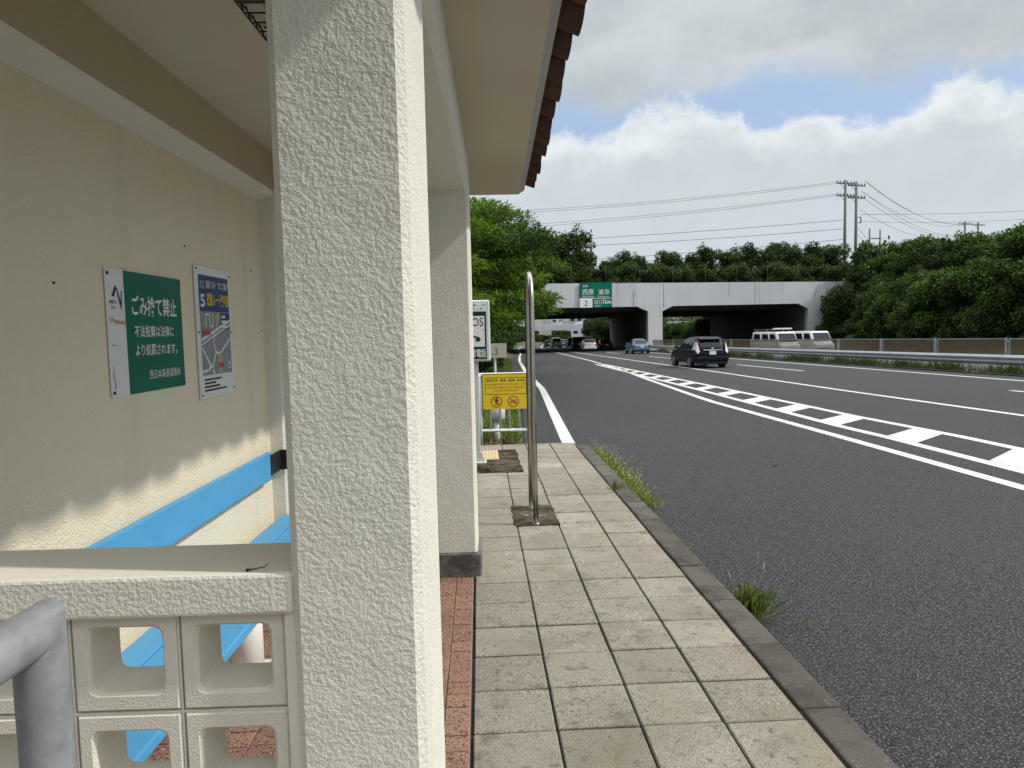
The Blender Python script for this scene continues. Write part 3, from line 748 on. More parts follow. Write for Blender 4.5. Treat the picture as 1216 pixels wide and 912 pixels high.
# emergency telephone sign
def sos():
    t = empty('emergency_phone_sign', (-.16, 8.45, 0), 0, 'grey framed SOS emergency telephone sign box behind the far shelter pillar', 'sign')
    x0, x1, z0, z1 = -.05, .29, 1.235, 1.952
    MB().box(x0, x1, -.07, .07, z0, z1, .022, 3).build('sign_box', 'whitepipe', t)
    mb = MB(); rect(mb, x0+.05, x1-.045, z0+.03, z1-.135, -.0715); mb.build('green_panel', 'signdark', t)
    mb = MB(); rect(mb, x0+.05, x1-.045, z1-.128, z1-.030, -.0717); rect(mb, x0+.062, x1-.065, z0+.175, z1-.185, -.0723); put_text(mb, '非常電話', x0+.055, x1-.055, z0+.05, z0+.150, -.0723, .015); mb.build('white_panel', 'signwhite', t)
    mb = MB(); put_text(mb, 'SOS', x0+.075, x1-.078, z1-.305, z1-.205, -.0730, .005)
    # handset pictogram
    cx, cz = (x0+x1)/2, z0+.265
    hx = cx-.045
    ribbon(mb, [(hx-.075, cz+.005), (hx-.04, cz+.026), (hx, cz+.032), (hx+.04, cz+.026), (hx+.075, cz+.005)], .022, -.0733)
    flat(mb, [(hx+.045, cz-.03), (hx+.085, cz-.03), (hx+.105, cz-.002), (hx+.075, cz+.028), (hx+.045, cz+.02)], -.0738); flat(mb, [(hx-.085, cz-.03), (hx-.045, cz-.03), (hx-.045, cz+.02), (hx-.075, cz+.028), (hx-.105, cz-.002)], -.0738)
    mb.disc((x1-.085, -.074, z0+.36), (0, -1, 0), .007, 8)
    put_text(mb, '1 - 4', x0+.15, x1-.09, z1-.115, z1-.085, -.0726); put_text(mb, 'E58 - 4', x0+.07, x1-.055, z1-.070, z1-.048, -.0726)
    mb.build('lettering', 'black', t)
    for x in (.115,):
        p = MB().box(x-.028, x+.028, -.03, .03, -.02, z0, .005).build('post', 'whitepipe', t)
        MB().prism([(x-.11 if x < 0 else x-.06, 0), (x+.09, 0), (x+.09, .022), (x+.032, .16), (x-.03, .16)], 'y', -.035, -.028).build('gusset', 'whitepipe', p)
        MB().box(x-.10, x+.095, -.09, .09, .02, .045, .004).build('base_plate', 'whitepipe', p)
sos()

# white pipe fence across the end of the pavement, with a yellow notice
def pipe_fence():
    t = empty('pipe_fence', (0, 10.3, 0), 0, 'low white pipe fence closing the end of the sidewalk', 'fence')
    x0, x1 = -1.4, .72
    for z, n in ((.15, 'rail'), (.965, 'rail')): MB().tube([(x0, 0, z), (x1, 0, z)], .024, 12).build(n, 'whitepipe', t)
    for x in (-.015, -1.38, .70): MB().tube([(x, 0, -.3), (x, 0, .98)], .032, 14).build('post', 'whitepipe', t)
    x = .135-.137*9
    while x < .69:
        if abs(x+.015) > .05: MB().tube([(x, 0, .15), (x, 0, .965)], .0165, 10).build('baluster', 'whitepipe', t)
        x += .137
    t = empty('yellow_notice', (.032, 10.262, .462), 0, 'yellow prohibition notice with two red circle pictograms tied to the pipe fence', 'notice')
    w, h = .665, .508
    MB().box(0, w, -.004, .004, 0, h, .001).build('plate', 'signyellow', t)
    y = -.0052; mb = MB()
    rect(mb, .035, w-.035, .215, .222, y); rect(mb, .035, w-.035, .450, .457, y); rect(mb, .035, .041, .222, .45, y); rect(mb, w-.041, w-.035, .222, .45, y)
    put_text(mb, '高速道路内', .06, .215, .398, .434, y, .03); put_text(mb, '歩行者', .25, .34, .398, .434, y, .03); put_text(mb, '自転車', .37, .46, .398, .434, y, .03); put_text(mb, '立入禁止', .49, .61, .398, .434, y, .03)
    # walker and bicycle
    cx, cz = .195, .115
    mb.disc((cx, y, cz+.048), (0, -1, 0), .012, 12); flat(mb, [(cx-.018, cz-.01), (cx+.016, cz-.01), (cx+.02, cz+.034), (cx-.02, cz+.034)], y)
    ribbon(mb, [(cx-.006, cz-.008), (cx-.016, cz-.058)], .012, y); ribbon(mb, [(cx+.006, cz-.008), (cx+.014, cz-.058)], .012, y-.0003)
    ribbon(mb, [(cx+.016, cz+.028), (cx+.03, cz-.004)], .008, y-.0004); ribbon(mb, [(cx-.016, cz+.028), (cx-.03, cz-.004)], .008, y-.0005)
    bx, bz = .435, .105
    for s_ in (-1, 1): ring(mb, bx+s_*.034, bz-.012, .016, .022, y, 20)
    ribbon(mb, [(bx-.034, bz-.012), (bx-.012, bz+.022), (bx+.026, bz+.022), (bx, bz-.014), (bx-.012, bz+.022)], .005, y); ribbon(mb, [(bx+.034, bz-.012), (bx+.024, bz+.034), (bx+.04, bz+.036)], .005, y-.0004); ribbon(mb, [(bx-.022, bz+.034), (bx-.004, bz+.034)], .007, y-.0004)
    mb.build('black_print', 'black', t)
    mb = MB(); y = -.0060
    put_text(mb, '車以外の通行は法律により禁止されています', .06, .61, .348, .378, y, .005); put_text(mb, '고속도로 보행자 자전거 출입금지', .07, .605, .300, .330, y, .005); put_text(mb, '行人自行車禁止進入', .15, .52, .258, .284, y, .0)
    for cx, cz in ((.193, .110), (.435, .110)):
        ring(mb, cx, cz, .070, .083, y, 36); ribbon(mb, [(cx-.051, cz+.051), (cx+.051, cz-.051)], .012, y-.0003)
    mb.build('red_print', 'redink', t)
    boxo('top_flange', 'rust', t, 0, w, -.006, .012, h, h+.008)
pipe_fence()
def small_signs():
    t = empty('kilometre_plate', (.24, 11.3, 0), 0, 'small beige plate numbered 3 on a thin post', 'sign')
    MB().box(-.19, .185, -.03, -.024, 1.165, 1.392, .002).build('plate', 'tanplate' if 'tanplate' in MT else 'signwhite', t)
    mb = MB(); put_text(mb, '.3', -.04, .045, 1.215, 1.325, -.0308, .0); mb.build('numeral', 'signgreen', t)
    MB().tube([(0, 0, -.3), (0, 0, 1.38)], .02, 12).build('post', 'galv', t)
    t = empty('cable_marker_post', (.236, 10.85, 0), 0, 'stubby white post with wide cap behind the pipe fence', 'post')
    MB().tube([(0, 0, -.25), (0, 0, .25)], .044, 16).build('stem', 'whitepipe', t)
    MB().tube([(.02, 0, .24), (.02, 0, .26), (.02, 0, .41), (.02, 0, .42)], [.09, .108, .108, .1], 20).build('cap', 'whitepipe', t)
MT['tanplate'] = mat('tan_plate', (.42, .36, .31), .6)
small_signs()

# ------------------------------------------------------------------ vegetation builders
def leaf_mesh(name, P, D, Nn, Ln, Wd, tint, m, bend=.15):
    """numpy arrays: base points, direction, normal, length, width -> one mesh of folded 6-corner leaves"""
    n = len(P); D = D/np.linalg.norm(D, axis=1, keepdims=True)
    B = np.cross(D, Nn); B /= np.maximum(np.linalg.norm(B, axis=1, keepdims=True), 1e-6); U = np.cross(B, D)
    L = Ln[:, None]; W = Wd[:, None]
    v0 = P; v1 = P+D*L*.35+B*W*.5+U*L*bend*.5; v2 = P+D*L*.75+B*W*.38+U*L*bend*.3; v3 = P+D*L-U*L*bend*.3; v4 = P+D*L*.75-B*W*.38+U*L*bend*.3; v5 = P+D*L*.35-B*W*.5+U*L*bend*.5
    V = np.stack([v0, v1, v2, v3, v4, v5], 1).reshape(-1, 3)
    me = bpy.data.meshes.new(name); me.vertices.add(n*6); me.vertices.foreach_set('co', V.astype(np.float32).ravel())
    idx = (np.arange(n)[:, None]*6+np.array([[0, 1, 2, 3, 4, 5]])).ravel()
    me.loops.add(n*6); me.loops.foreach_set('vertex_index', idx.astype(np.int32))
    me.polygons.add(n); me.polygons.foreach_set('loop_start', (np.arange(n)*6).astype(np.int32))
    at = me.attributes.new('tint', 'FLOAT', 'FACE'); at.data.foreach_set('value', np.clip(tint, 0, 1).astype(np.float32))
    me.update(calc_edges=True); me.materials.append(MT[m]); return me
def clump_crown(name, rs, clumps, dens, ln, wd, m, flat_=.5, droop=.1):
    """clumps: (cx,cy,cz,rx,ry,rz). Leaves sit on and just inside each clump"""
    Ps, Ds, Ns, Ls, Ws, Ts = [], [], [], [], [], []
    for (cx, cy, cz, rx, ry, rz) in clumps:
        n = int(dens*(rx*ry+rx*rz+ry*rz)); v = rs.normal(size=(n, 3)); v /= np.linalg.norm(v, axis=1, keepdims=True)
        q = rs.uniform(.45, 1.0, (n, 1))**.6*(1+rs.normal(0, .07, (n, 1)))
        p = v*q*np.array([rx, ry, rz])+np.array([cx, cy, cz])
        d = v*np.array([1, 1, .5])+rs.normal(0, .55, (n, 3)); d[:, 2] -= droop
        nn = v*(1-flat_)+np.array([0, 0, 1.0])*flat_+rs.normal(0, .32, (n, 3))
        Ps.append(p); Ds.append(d); Ns.append(nn); Ls.append(ln*rs.uniform(.6, 1.35, n)); Ws.append(wd*rs.uniform(.6, 1.35, n))
        ct = rs.uniform(-.36, .3)
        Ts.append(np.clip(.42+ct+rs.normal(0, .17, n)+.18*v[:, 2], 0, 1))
    C = np.concatenate
    return leaf_mesh(name, C(Ps), C(Ds), C(Ns), C(Ls), C(Ws), C(Ts), m)
def limb_mesh(name, rs, h, clumps, r0, lean=(0, 0), every=1):
    mb = MB(); top = Vector((lean[0], lean[1], h))
    path = [Vector((0, 0, -.4)), Vector((lean[0]*.1, lean[1]*.1, h*.3)), Vector((lean[0]*.5+rs.normal(0, .08), lean[1]*.5, h*.65)), top]
    mb.tube(path, [r0*1.25, r0, r0*.8, r0*.55], 9)
    for c in clumps[::every]:
        e = Vector(c[:3]); a = path[2].lerp(top, float(rs.uniform(0, 1))); mid = a.lerp(e, .5)+Vector((rs.normal(0, .15), rs.normal(0, .15), .12*(e-a).length))
        mb.tube([a, mid, e], [r0*.42, r0*.26, r0*.08], 6)
    me = bpy.data.meshes.new(name); mb.bm.to_mesh(me); mb.bm.free(); me.materials.append(MT['bark']); return me
def tree_set(kind, count, seed, R, H, m, ncl, dens, ln, wd, flat_=.4, layered=False, r0=.14, zlo=.34):
    out = []
    for k in range(count):
        rs = np.random.RandomState(seed+k); cl = []
        for i in range(ncl):
            a = rs.uniform(0, 2*math.pi); q = math.sqrt(rs.uniform(0, 1)); zz = rs.uniform(0, 1)
            if layered:
                z = H*(zlo+(.96-zlo)*zz); rr = R*q*(.84-.34*abs(zz-.25)); s_ = R*rs.uniform(.20, .38)
                cl.append((rr*math.cos(a), rr*math.sin(a), z, s_, s_*rs.uniform(.7, 1.2), s_*rs.uniform(.17, .28)))
            else:
                z = H*(.22+.70*zz); prof = math.sqrt(max(0.05, 1-((zz-.38)/.72)**2)); rr = R*q*prof*.86; s_ = R*rs.uniform(.24, .42)
                cl.append((rr*math.cos(a), rr*math.sin(a), z, s_, s_, s_*rs.uniform(.6, .95)))
        base = list(cl)
        if not layered:
            for i in range(26):                                   # sprigs that break the outline
                c = base[int(rs.randint(len(base)))]; v = rs.normal(size=3); v /= np.linalg.norm(v); v[2] = abs(v[2])*1.1+.1; s_ = R*rs.uniform(.06, .13)
                cl.append((c[0]+v[0]*c[3]*1.05, c[1]+v[1]*c[4]*1.05, c[2]+v[2]*c[5]*1.05, s_*.7, s_*.7, s_*1.5))
        mm = m if isinstance(m, str) else m[k % len(m)]
        out.append((clump_crown(kind+'_crown', rs, cl, dens, ln, wd, mm, flat_), limb_mesh(kind+'_trunk', rs, H*.72, base, r0, (rs.normal(0, .3), rs.normal(0, .3)), 2)))
    return out
TREE_N = [0]
def plant(name, label, cat, group, meshes, x, y, sc=1.0, rz=None, z=None, sz=None):
    t = empty(name, (x, y, (ground_z(x, y) if z is None else z)), random.uniform(0, 6.28) if rz is None else rz, label, cat, group)
    t.scale = (sc, sc, sc*(sz or 1))
    c = bpy.data.objects.new('crown', meshes[0]); COL.objects.link(c); c.parent = t
    k = bpy.data.objects.new('trunk', meshes[1]); COL.objects.link(k); k.parent = t
    return t
random.seed(77)
# bright feathery trees on the left verge
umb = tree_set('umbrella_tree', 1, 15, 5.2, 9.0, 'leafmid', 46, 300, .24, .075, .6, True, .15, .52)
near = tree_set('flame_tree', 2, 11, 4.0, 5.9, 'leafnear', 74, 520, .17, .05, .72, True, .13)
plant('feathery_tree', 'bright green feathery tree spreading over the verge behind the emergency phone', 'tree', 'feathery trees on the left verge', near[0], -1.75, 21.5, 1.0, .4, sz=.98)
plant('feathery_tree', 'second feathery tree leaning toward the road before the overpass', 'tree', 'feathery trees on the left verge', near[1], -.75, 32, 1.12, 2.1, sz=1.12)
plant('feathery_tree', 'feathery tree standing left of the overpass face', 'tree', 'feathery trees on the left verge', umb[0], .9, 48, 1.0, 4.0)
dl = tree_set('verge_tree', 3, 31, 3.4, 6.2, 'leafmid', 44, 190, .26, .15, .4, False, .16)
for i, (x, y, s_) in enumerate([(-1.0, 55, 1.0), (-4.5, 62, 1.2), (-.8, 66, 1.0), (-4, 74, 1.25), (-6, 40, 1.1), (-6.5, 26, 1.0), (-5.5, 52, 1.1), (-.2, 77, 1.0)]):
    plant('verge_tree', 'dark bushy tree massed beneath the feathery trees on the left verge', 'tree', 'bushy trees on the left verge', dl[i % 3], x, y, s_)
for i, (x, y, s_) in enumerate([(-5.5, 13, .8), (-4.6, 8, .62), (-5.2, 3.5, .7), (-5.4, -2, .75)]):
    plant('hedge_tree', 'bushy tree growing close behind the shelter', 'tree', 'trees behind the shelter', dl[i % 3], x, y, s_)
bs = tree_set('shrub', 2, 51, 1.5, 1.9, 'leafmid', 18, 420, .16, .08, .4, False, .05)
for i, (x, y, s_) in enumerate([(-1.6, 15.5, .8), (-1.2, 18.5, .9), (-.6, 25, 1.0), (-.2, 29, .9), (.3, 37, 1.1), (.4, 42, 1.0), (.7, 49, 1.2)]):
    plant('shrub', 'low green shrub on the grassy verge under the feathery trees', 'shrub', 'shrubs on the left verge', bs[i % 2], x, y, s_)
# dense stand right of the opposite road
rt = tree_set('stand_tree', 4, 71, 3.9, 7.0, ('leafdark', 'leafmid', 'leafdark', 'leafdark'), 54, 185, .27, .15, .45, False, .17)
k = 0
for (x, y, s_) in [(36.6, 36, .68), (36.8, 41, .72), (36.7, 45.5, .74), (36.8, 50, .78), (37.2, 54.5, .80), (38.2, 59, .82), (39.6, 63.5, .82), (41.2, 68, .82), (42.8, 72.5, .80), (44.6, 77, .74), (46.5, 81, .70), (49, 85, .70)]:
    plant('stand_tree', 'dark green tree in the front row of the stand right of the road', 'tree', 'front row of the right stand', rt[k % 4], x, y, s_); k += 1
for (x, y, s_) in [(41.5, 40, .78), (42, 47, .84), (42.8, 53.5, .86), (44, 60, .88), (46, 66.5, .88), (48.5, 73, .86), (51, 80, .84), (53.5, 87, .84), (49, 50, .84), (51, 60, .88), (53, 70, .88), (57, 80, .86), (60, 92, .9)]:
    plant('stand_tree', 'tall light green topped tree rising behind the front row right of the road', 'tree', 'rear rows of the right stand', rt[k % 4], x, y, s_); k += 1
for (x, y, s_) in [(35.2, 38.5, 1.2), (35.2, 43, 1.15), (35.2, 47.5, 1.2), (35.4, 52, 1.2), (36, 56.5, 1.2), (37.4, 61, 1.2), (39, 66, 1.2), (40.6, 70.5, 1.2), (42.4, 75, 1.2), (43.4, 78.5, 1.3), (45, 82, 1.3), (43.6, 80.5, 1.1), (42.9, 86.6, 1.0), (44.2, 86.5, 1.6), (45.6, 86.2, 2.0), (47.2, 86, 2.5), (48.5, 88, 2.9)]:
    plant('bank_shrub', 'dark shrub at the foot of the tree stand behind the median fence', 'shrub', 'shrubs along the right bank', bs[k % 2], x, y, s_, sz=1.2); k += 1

# ------------------------------------------------------------------ overpass
FA = .205
def yf(x): return 82+FA*(x-8.9)
def overpass():
    t = empty('overpass', (0, 0, 0), 0, 'pale concrete road overpass with two wide openings across the expressway', 'overpass')
    zs = 4.08; zh = 3.5; h = 1.35; zb = -2.2; top = 6.82
    def face(poly, d0, d1):
        mb = MB(); t_ = bmesh.new()
        A = [t_.verts.new((x, yf(x)+d0, z)) for x, z in poly]; B = [t_.verts.new((x, yf(x)+d1, z)) for x, z in poly]; n = len(poly)
        t_.faces.new(A); t_.faces.new(list(reversed(B)))
        for i in range(n): t_.faces.new([A[i], B[i], B[(i+1) % n], A[(i+1) % n]])
        bmesh.ops.recalc_face_normals(t_, faces=t_.faces[:]); bmesh.ops.triangulate(t_, faces=[f for f in t_.faces if len(f.verts) > 4])
        return mb.add(t_)
    L0, L1, R0, R1 = 2.6, 20.05, 21.85, 41.4
    poly = [(-22, zb), (-22, top), (47, top+.05), (53, top-.25), (53, zb), (R1, zb), (R1, zh), (R1-h, zs+.08), (R0+h, zs+.02), (R0, zh), (R0, -.1), (R0+.12, -.35), (R0+.12, zb), (L1-.12, zb), (L1-.12, -.35), (L1, -.1), (L1, zh), (L1-h, zs), (L0+h, zs), (L0, zh), (L0, zb)]
    face(poly, 0, .9).build('facade', 'whiteconc', t)
    Ld = 42
    def wall(x0, x1, dxe):
        mb = MB(); y0a, y0b = yf(x0)+.9, yf(x1)+.9
        b = [(x0, y0a), (x1, y0b), (x1+dxe, y0b+Ld), (x0+dxe, y0a+Ld)]
        vs = [(x, y, zb-.6) for x, y in b]+[(x, y, zs+.4) for x, y in b]
        mb.raw(vs, [(0, 1, 2, 3), (4, 7, 6, 5), (0, 4, 5, 1), (1, 5, 6, 2), (2, 6, 7, 3), (3, 7, 4, 0)]); return mb
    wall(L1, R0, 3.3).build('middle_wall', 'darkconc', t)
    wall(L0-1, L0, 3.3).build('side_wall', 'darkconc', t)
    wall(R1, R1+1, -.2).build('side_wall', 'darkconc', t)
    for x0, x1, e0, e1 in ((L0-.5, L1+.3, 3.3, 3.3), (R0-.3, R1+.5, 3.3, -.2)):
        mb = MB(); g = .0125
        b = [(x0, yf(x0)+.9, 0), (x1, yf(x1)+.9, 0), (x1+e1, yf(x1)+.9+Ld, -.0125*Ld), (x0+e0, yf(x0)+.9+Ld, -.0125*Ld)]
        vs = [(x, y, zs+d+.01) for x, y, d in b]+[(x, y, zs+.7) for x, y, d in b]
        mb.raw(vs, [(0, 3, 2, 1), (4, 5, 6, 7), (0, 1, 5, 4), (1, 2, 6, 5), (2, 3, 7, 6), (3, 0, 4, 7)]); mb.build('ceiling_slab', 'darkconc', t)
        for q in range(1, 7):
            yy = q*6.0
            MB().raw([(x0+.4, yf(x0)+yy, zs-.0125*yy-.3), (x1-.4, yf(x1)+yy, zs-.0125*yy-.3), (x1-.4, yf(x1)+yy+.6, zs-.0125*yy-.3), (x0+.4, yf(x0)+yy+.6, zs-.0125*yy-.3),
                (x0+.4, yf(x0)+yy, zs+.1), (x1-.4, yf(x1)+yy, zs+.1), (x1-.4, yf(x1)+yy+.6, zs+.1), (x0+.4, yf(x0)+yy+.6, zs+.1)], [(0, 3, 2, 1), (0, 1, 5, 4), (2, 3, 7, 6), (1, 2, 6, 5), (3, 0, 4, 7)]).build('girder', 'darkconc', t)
    # soil on the deck
    mb = MB(); b = [(-24, yf(-24)+.9), (60, yf(60)+.9), (62, yf(60)+Ld+.5), (-22, yf(-24)+Ld+.5)]
    vs = [(x, y, zs+.71) for x, y in b]+[(x, y, top-.25) for x, y in b]
    mb.raw(vs, [(0, 3, 2, 1), (4, 5, 6, 7), (0, 1, 5, 4), (1, 2, 6, 5), (2, 3, 7, 6), (3, 0, 4, 7)])
    tag(mb.build('deck_soil', 'soil'), kind='structure')
    # small seams on the facade
    for x, z0, z1 in ((18.2, 4.2, 5.9), (22.0, 3.9, 6.7), (34, 4.2, 6.8), (30.5, 5.2, 6.8)):
        MB().box(x, x+.05, yf(x)-.008, yf(x)+.02, z0, z1).build('joint_seam', 'darkconc', t)
    # mesh fence on the deck
    f = empty('deck_fence', (0, 0, 0), 0, 'thin wire mesh fence along the top of the overpass', 'fence')
    x = -6.0
    while x < 47:
        MB().tube([(x, yf(x)+.6, top-.1), (x, yf(x)+.6, top+2.1)], .025, 6).build('post', 'polearm', f); x += 4.2
    mb = MB()
    for z in (top+2.0,): mb.tube([(-6, yf(-6)+.6, z), (47, yf(47)+.6, z)], .004, 5)
    mb.build('wires', 'polearm', f)
    # guide sign
    g = empty('guide_sign', (11.65, yf(11.65)-.22, 4.02), math.atan(FA), 'green expressway guide sign with white exit 2 panel on the overpass', 'road sign')
    w, hh = 4.0, 2.86
    MB().box(0, w, .0, .08, .02, hh, .02).build('panel', 'signgreen', g)
    MB().box(.05, w-.05, .08, .2, .6, 2.2).build('mount', 'galv', g)
    y = -.012
    mb = MB(); rect(mb, .0, 1.55, .03, 1.05, y); rect(mb, 1.55, w, 1.05, 1.11, y); rect(mb, 0, 1.55, 1.05, 1.11, y)
    put_text(mb, '西原', .33, 1.72, 1.50, 2.12, y, .0); put_text(mb, '浦添', 2.28, 3.66, 1.50, 2.12, y, .0)
    put_text(mb, 'Nishihara', .30, 1.78, 1.19, 1.40, y); put_text(mb, 'Urasoe', 2.28, 3.60, 1.19, 1.40, y)
    put_text(mb, '出口', 1.80, 2.72, .44, .92, y, .0); put_text(mb, '1km', 2.86, 3.88, .44, .94, y, .02); put_text(mb, 'EXIT', 1.86, 2.62, .12, .32, y)
    mb.build('lettering', 'signwhite', g)
    mb = MB(); put_text(mb, '2', .56, .98, .22, .84, y-.01, .0); mb.build('exit_number', 'black', g)
    mb = MB(); flat(mb, [(.36, 2.28), (1.06, 2.28), (1.06, 2.70), (.36, 2.70)], y); mb.build('route_shield', 'signblue', g)
    mb = MB(); put_text(mb, 'E58', .42, 1.0, 2.36, 2.62, y-.01); mb.build('shield_lettering', 'signwhite', g)
overpass()
random.seed(5)
dk = tree_set('deck_tree', 4, 91, 1.7, 4.8, 'leafmid', 30, 270, .21, .11, .4, False, .07)
x = -8.0; k = 0
while x < 50:
    y = yf(x)+random.uniform(5, 8); s_ = random.uniform(1.3, 1.5) if x < 12 else random.uniform(.72, 1.12) if x < 34 else random.uniform(1.0, 1.3)
    plant('deck_tree', 'slim green tree in the row growing on top of the overpass', 'tree', 'trees on the overpass', dk[k % 4], x+random.uniform(-.5, .5), y, s_, z=6.5); x += 2.2; k += 1
x = -7.0
while x < 50:
    plant('deck_tree', 'green tree in the rear row on top of the overpass', 'tree', 'rear trees on the overpass', dk[k % 4], x, yf(x)+random.uniform(10, 14), random.uniform(.8, 1.05), z=6.5); x += 4.2; k += 1
x = -8.5
while x < 52:
    plant('deck_shrub', 'low shrub behind the overpass parapet', 'shrub', 'shrubs on the overpass', bs[k % 2], x, yf(x)+random.uniform(2.0, 3.4), random.uniform(1.0, 1.35), z=6.5); x += 1.9; k += 1
# trees past the overpass
k = 0
for y in list(range(129, 200, 6))+list(range(200, 440, 11)):
    sc_ = .40 if y < 165 else .46
    plant('roadside_tree', 'distant green tree left of the road beyond the overpass', 'tree', 'trees left of the road beyond the overpass', dl[k % 3], interp(T_LEFT, y)-3.6-random.uniform(0, .8), y, sc_)
    plant('roadside_tree', 'distant taller tree in the second row left of the road beyond the overpass', 'tree', 'rear trees left of the road beyond the overpass', dl[(k+1) % 3], interp(T_LEFT, y)-9.5-random.uniform(0, 2), y+2, sc_*1.5)
    plant('roadside_tree', 'distant green tree right of the road beyond the overpass', 'tree', 'trees right of the road beyond the overpass', dl[(k+2) % 3], 38.5+cv(y)+random.uniform(0, 1), y, .75)
    if y > 150: plant('median_tree', 'small distant tree in the median beyond the overpass', 'tree', 'median trees beyond the overpass', dl[k % 3], 19.5+cv(y), y, .36)
    k += 1
for i in range(11): plant('roadside_tree', 'dark tree seen through the right opening of the overpass', 'tree', 'trees behind the right opening', dl[i % 3], 29+3.4*i % 14+random.uniform(0, 1), 158+4*i, 1.2)
def far_wood():
    rs = np.random.RandomState(3); cl = []
    for i in range(330):
        y = rs.uniform(470, 1050); px = rs.uniform(480, 1000); x = (px-570)/850*y; r = rs.uniform(5, 9)
        cl.append((x, y, ground_z(x, y)+r*.3, r, r, r*.75))
    o = link('far_wood', clump_crown('far_wood', rs, cl, 1.6, 1.9, 1.5, 'leafmid', .4), None); tag(o, kind='stuff')
far_wood()

# second overpass, far away, and the town on the hill
def far_overpass():
    t = empty('far_overpass', (cv(290), 290, 0), -.10, 'distant pale concrete bridge crossing the road beyond the overpass', 'bridge')
    z = zr(290)
    MB().box(-60, 60, 0, 9, z+4.9, z+7.4, .05).build('girder', 'whiteconc', t)
    mb = MB()
    for k in range(60): mb.box(-60+k*2, -59.85+k*2, .1, .25, z+7.4, z+8.6)
    mb.box(-60, 60, .1, .25, z+8.5, z+8.6); mb.build('railing', 'galv', t)
    for x in (-6, 20, 42): MB().box(x-.8, x+.8, 2, 7, z-2, z+4.9).build('pier', 'whiteconc', t)
far_overpass()
MT['bld0'] = mat('building_cream', (.48, .47, .43), .8); MT['bld1'] = mat('building_white', (.58, .60, .60), .8); MT['bld2'] = mat('building_grey', (.36, .37, .38), .8)
def town():
    random.seed(15)
    for k in range(26):
        y = random.uniform(310, 560); px = random.uniform(610, 780); x = (px-570)/850*y; z = ground_z(x, y)
        w, d, h = random.uniform(7, 14), random.uniform(8, 12), random.uniform(8, 15)
        t = empty('town_building', (x, y, z), random.uniform(-.2, .2), 'pale distant flat-roofed building on the hillside beyond the bridge', 'building', 'buildings on the far hillside')
        MB().box(-w/2, w/2, 0, d, -3, h).box(-w*.2, w*.1, d*.3, d*.6, h, h+2.2).build('walls', 'bld%d' % (k % 3), t)
        for r in range(int(h/3.2)):
            for c in range(int(w/4.5)): boxo('window', 'glass', t, -w/2+1.2+c*4.4, -w/2+3.6+c*4.4, -.05, .02, r*3.2+1.2, r*3.2+2.6)
    for k in range(30):
        y = random.uniform(520, 900); px = random.uniform(580, 800); x = (px-570)/850*y
        plant('hillside_tree', 'far green tree among the hillside buildings', 'tree', 'trees on the far hillside', dl[k % 3], x, y, random.uniform(1.0, 1.8))
town()

# ------------------------------------------------------------------ guardrail, median fence
def guardrail():
    t = empty('guardrail', (0, 0, 0), 0, 'galvanised steel guardrail along the grassy central median', 'guardrail')
    prof = [(0, .33), (-.05, .37), (-.085, .42), (-.085, .46), (-.035, .50), (-.035, .53), (-.085, .57), (-.085, .61), (-.05, .65), (0, .69), (.012, .69), (-.035, .645), (-.02, .515), (-.035, .38), (.012, .33)]
    ys = list(np.arange(-20.3, 84, 4.0)); mb = MB(); X = lambda Y: 18.5
    for a, b in zip(ys[:-1], ys[1:]):
        va = [(X(a)+u, a-.12, zr(a)+v) for u, v in prof]; vb = [(X(b)+u, b+.12, zr(b)+v) for u, v in prof]; n = len(prof)
        if int(a) % 8 < 4: vb = [(x-.004, y, z) for x, y, z in vb]; va = [(x-.004, y, z) for x, y, z in va]
        mb.raw(va+vb, [(i, i+n, (i+1) % n+n, (i+1) % n) for i in range(n)], 0, False)
    mb.build('beam', 'steel', t, 35)
    for y in [26.3+4*k for k in range(-11, 15)]:
        MB().tube([(18.56, y, zr(y)-.1), (18.56, y, zr(y)+.62)], .057, 12).build('post', 'steel', t)
guardrail()
def median_fence():
    t = empty('median_fence', (0, 0, 0), 0, 'see-through brown panel fence on a low concrete kerb between the carriageways', 'fence')
    ys = list(range(-20, 84, 4)); mb = MB()
    vs, fs = [], []
    for Y in ys:
        z = zr(Y); vs += [(20.35, Y, z-.2), (20.38, Y, z+.47), (20.62, Y, z+.47), (20.65, Y, z-.4)]
    for i in range(len(ys)-1):
        for j in range(3): fs.append((4*i+j, 4*i+4+j, 4*i+5+j, 4*i+1+j))
    mb.raw(vs, fs); mb.build('kerb_base', 'concrete', t)
    posts = [31.3+4.37*k for k in range(-11, 13)]
    for y in posts:
        z = zr(y)
        mb = MB(); mb.box(20.47, 20.53, y-.13, y-.07, z+.4, z+1.25); mb.box(20.47, 20.53, y+.07, y+.13, z+.4, z+1.25); mb.box(20.48, 20.52, y-.1, y+.1, z+.7, z+.76).box(20.48, 20.52, y-.1, y+.1, z+1.1, z+1.16); mb.build('post', 'galv', t)
    for a, b in zip(posts[:-1], posts[1:]):
        za, zb = zr(a), zr(b)
        def bar(z0, z1, x0, x1, m, n):
            mb = MB(); mb.raw([(x, y, zz+q) for y, zz in ((a+.13, za), (b-.13, zb)) for x, q in ((x0, z0), (x1, z0), (x1, z1), (x0, z1))], [(0, 3, 2, 1), (4, 5, 6, 7), (0, 1, 5, 4), (1, 2, 6, 5), (2, 3, 7, 6), (3, 0, 4, 7)]); return mb.build(n, m, t)
        bar(.52, 1.19, 20.495, 20.505, 'panel', 'mesh_panel'); bar(1.19, 1.235, 20.48, 20.52, 'galv', 'top_rail'); bar(.48, .52, 20.48, 20.52, 'galv', 'bottom_rail')
median_fence()

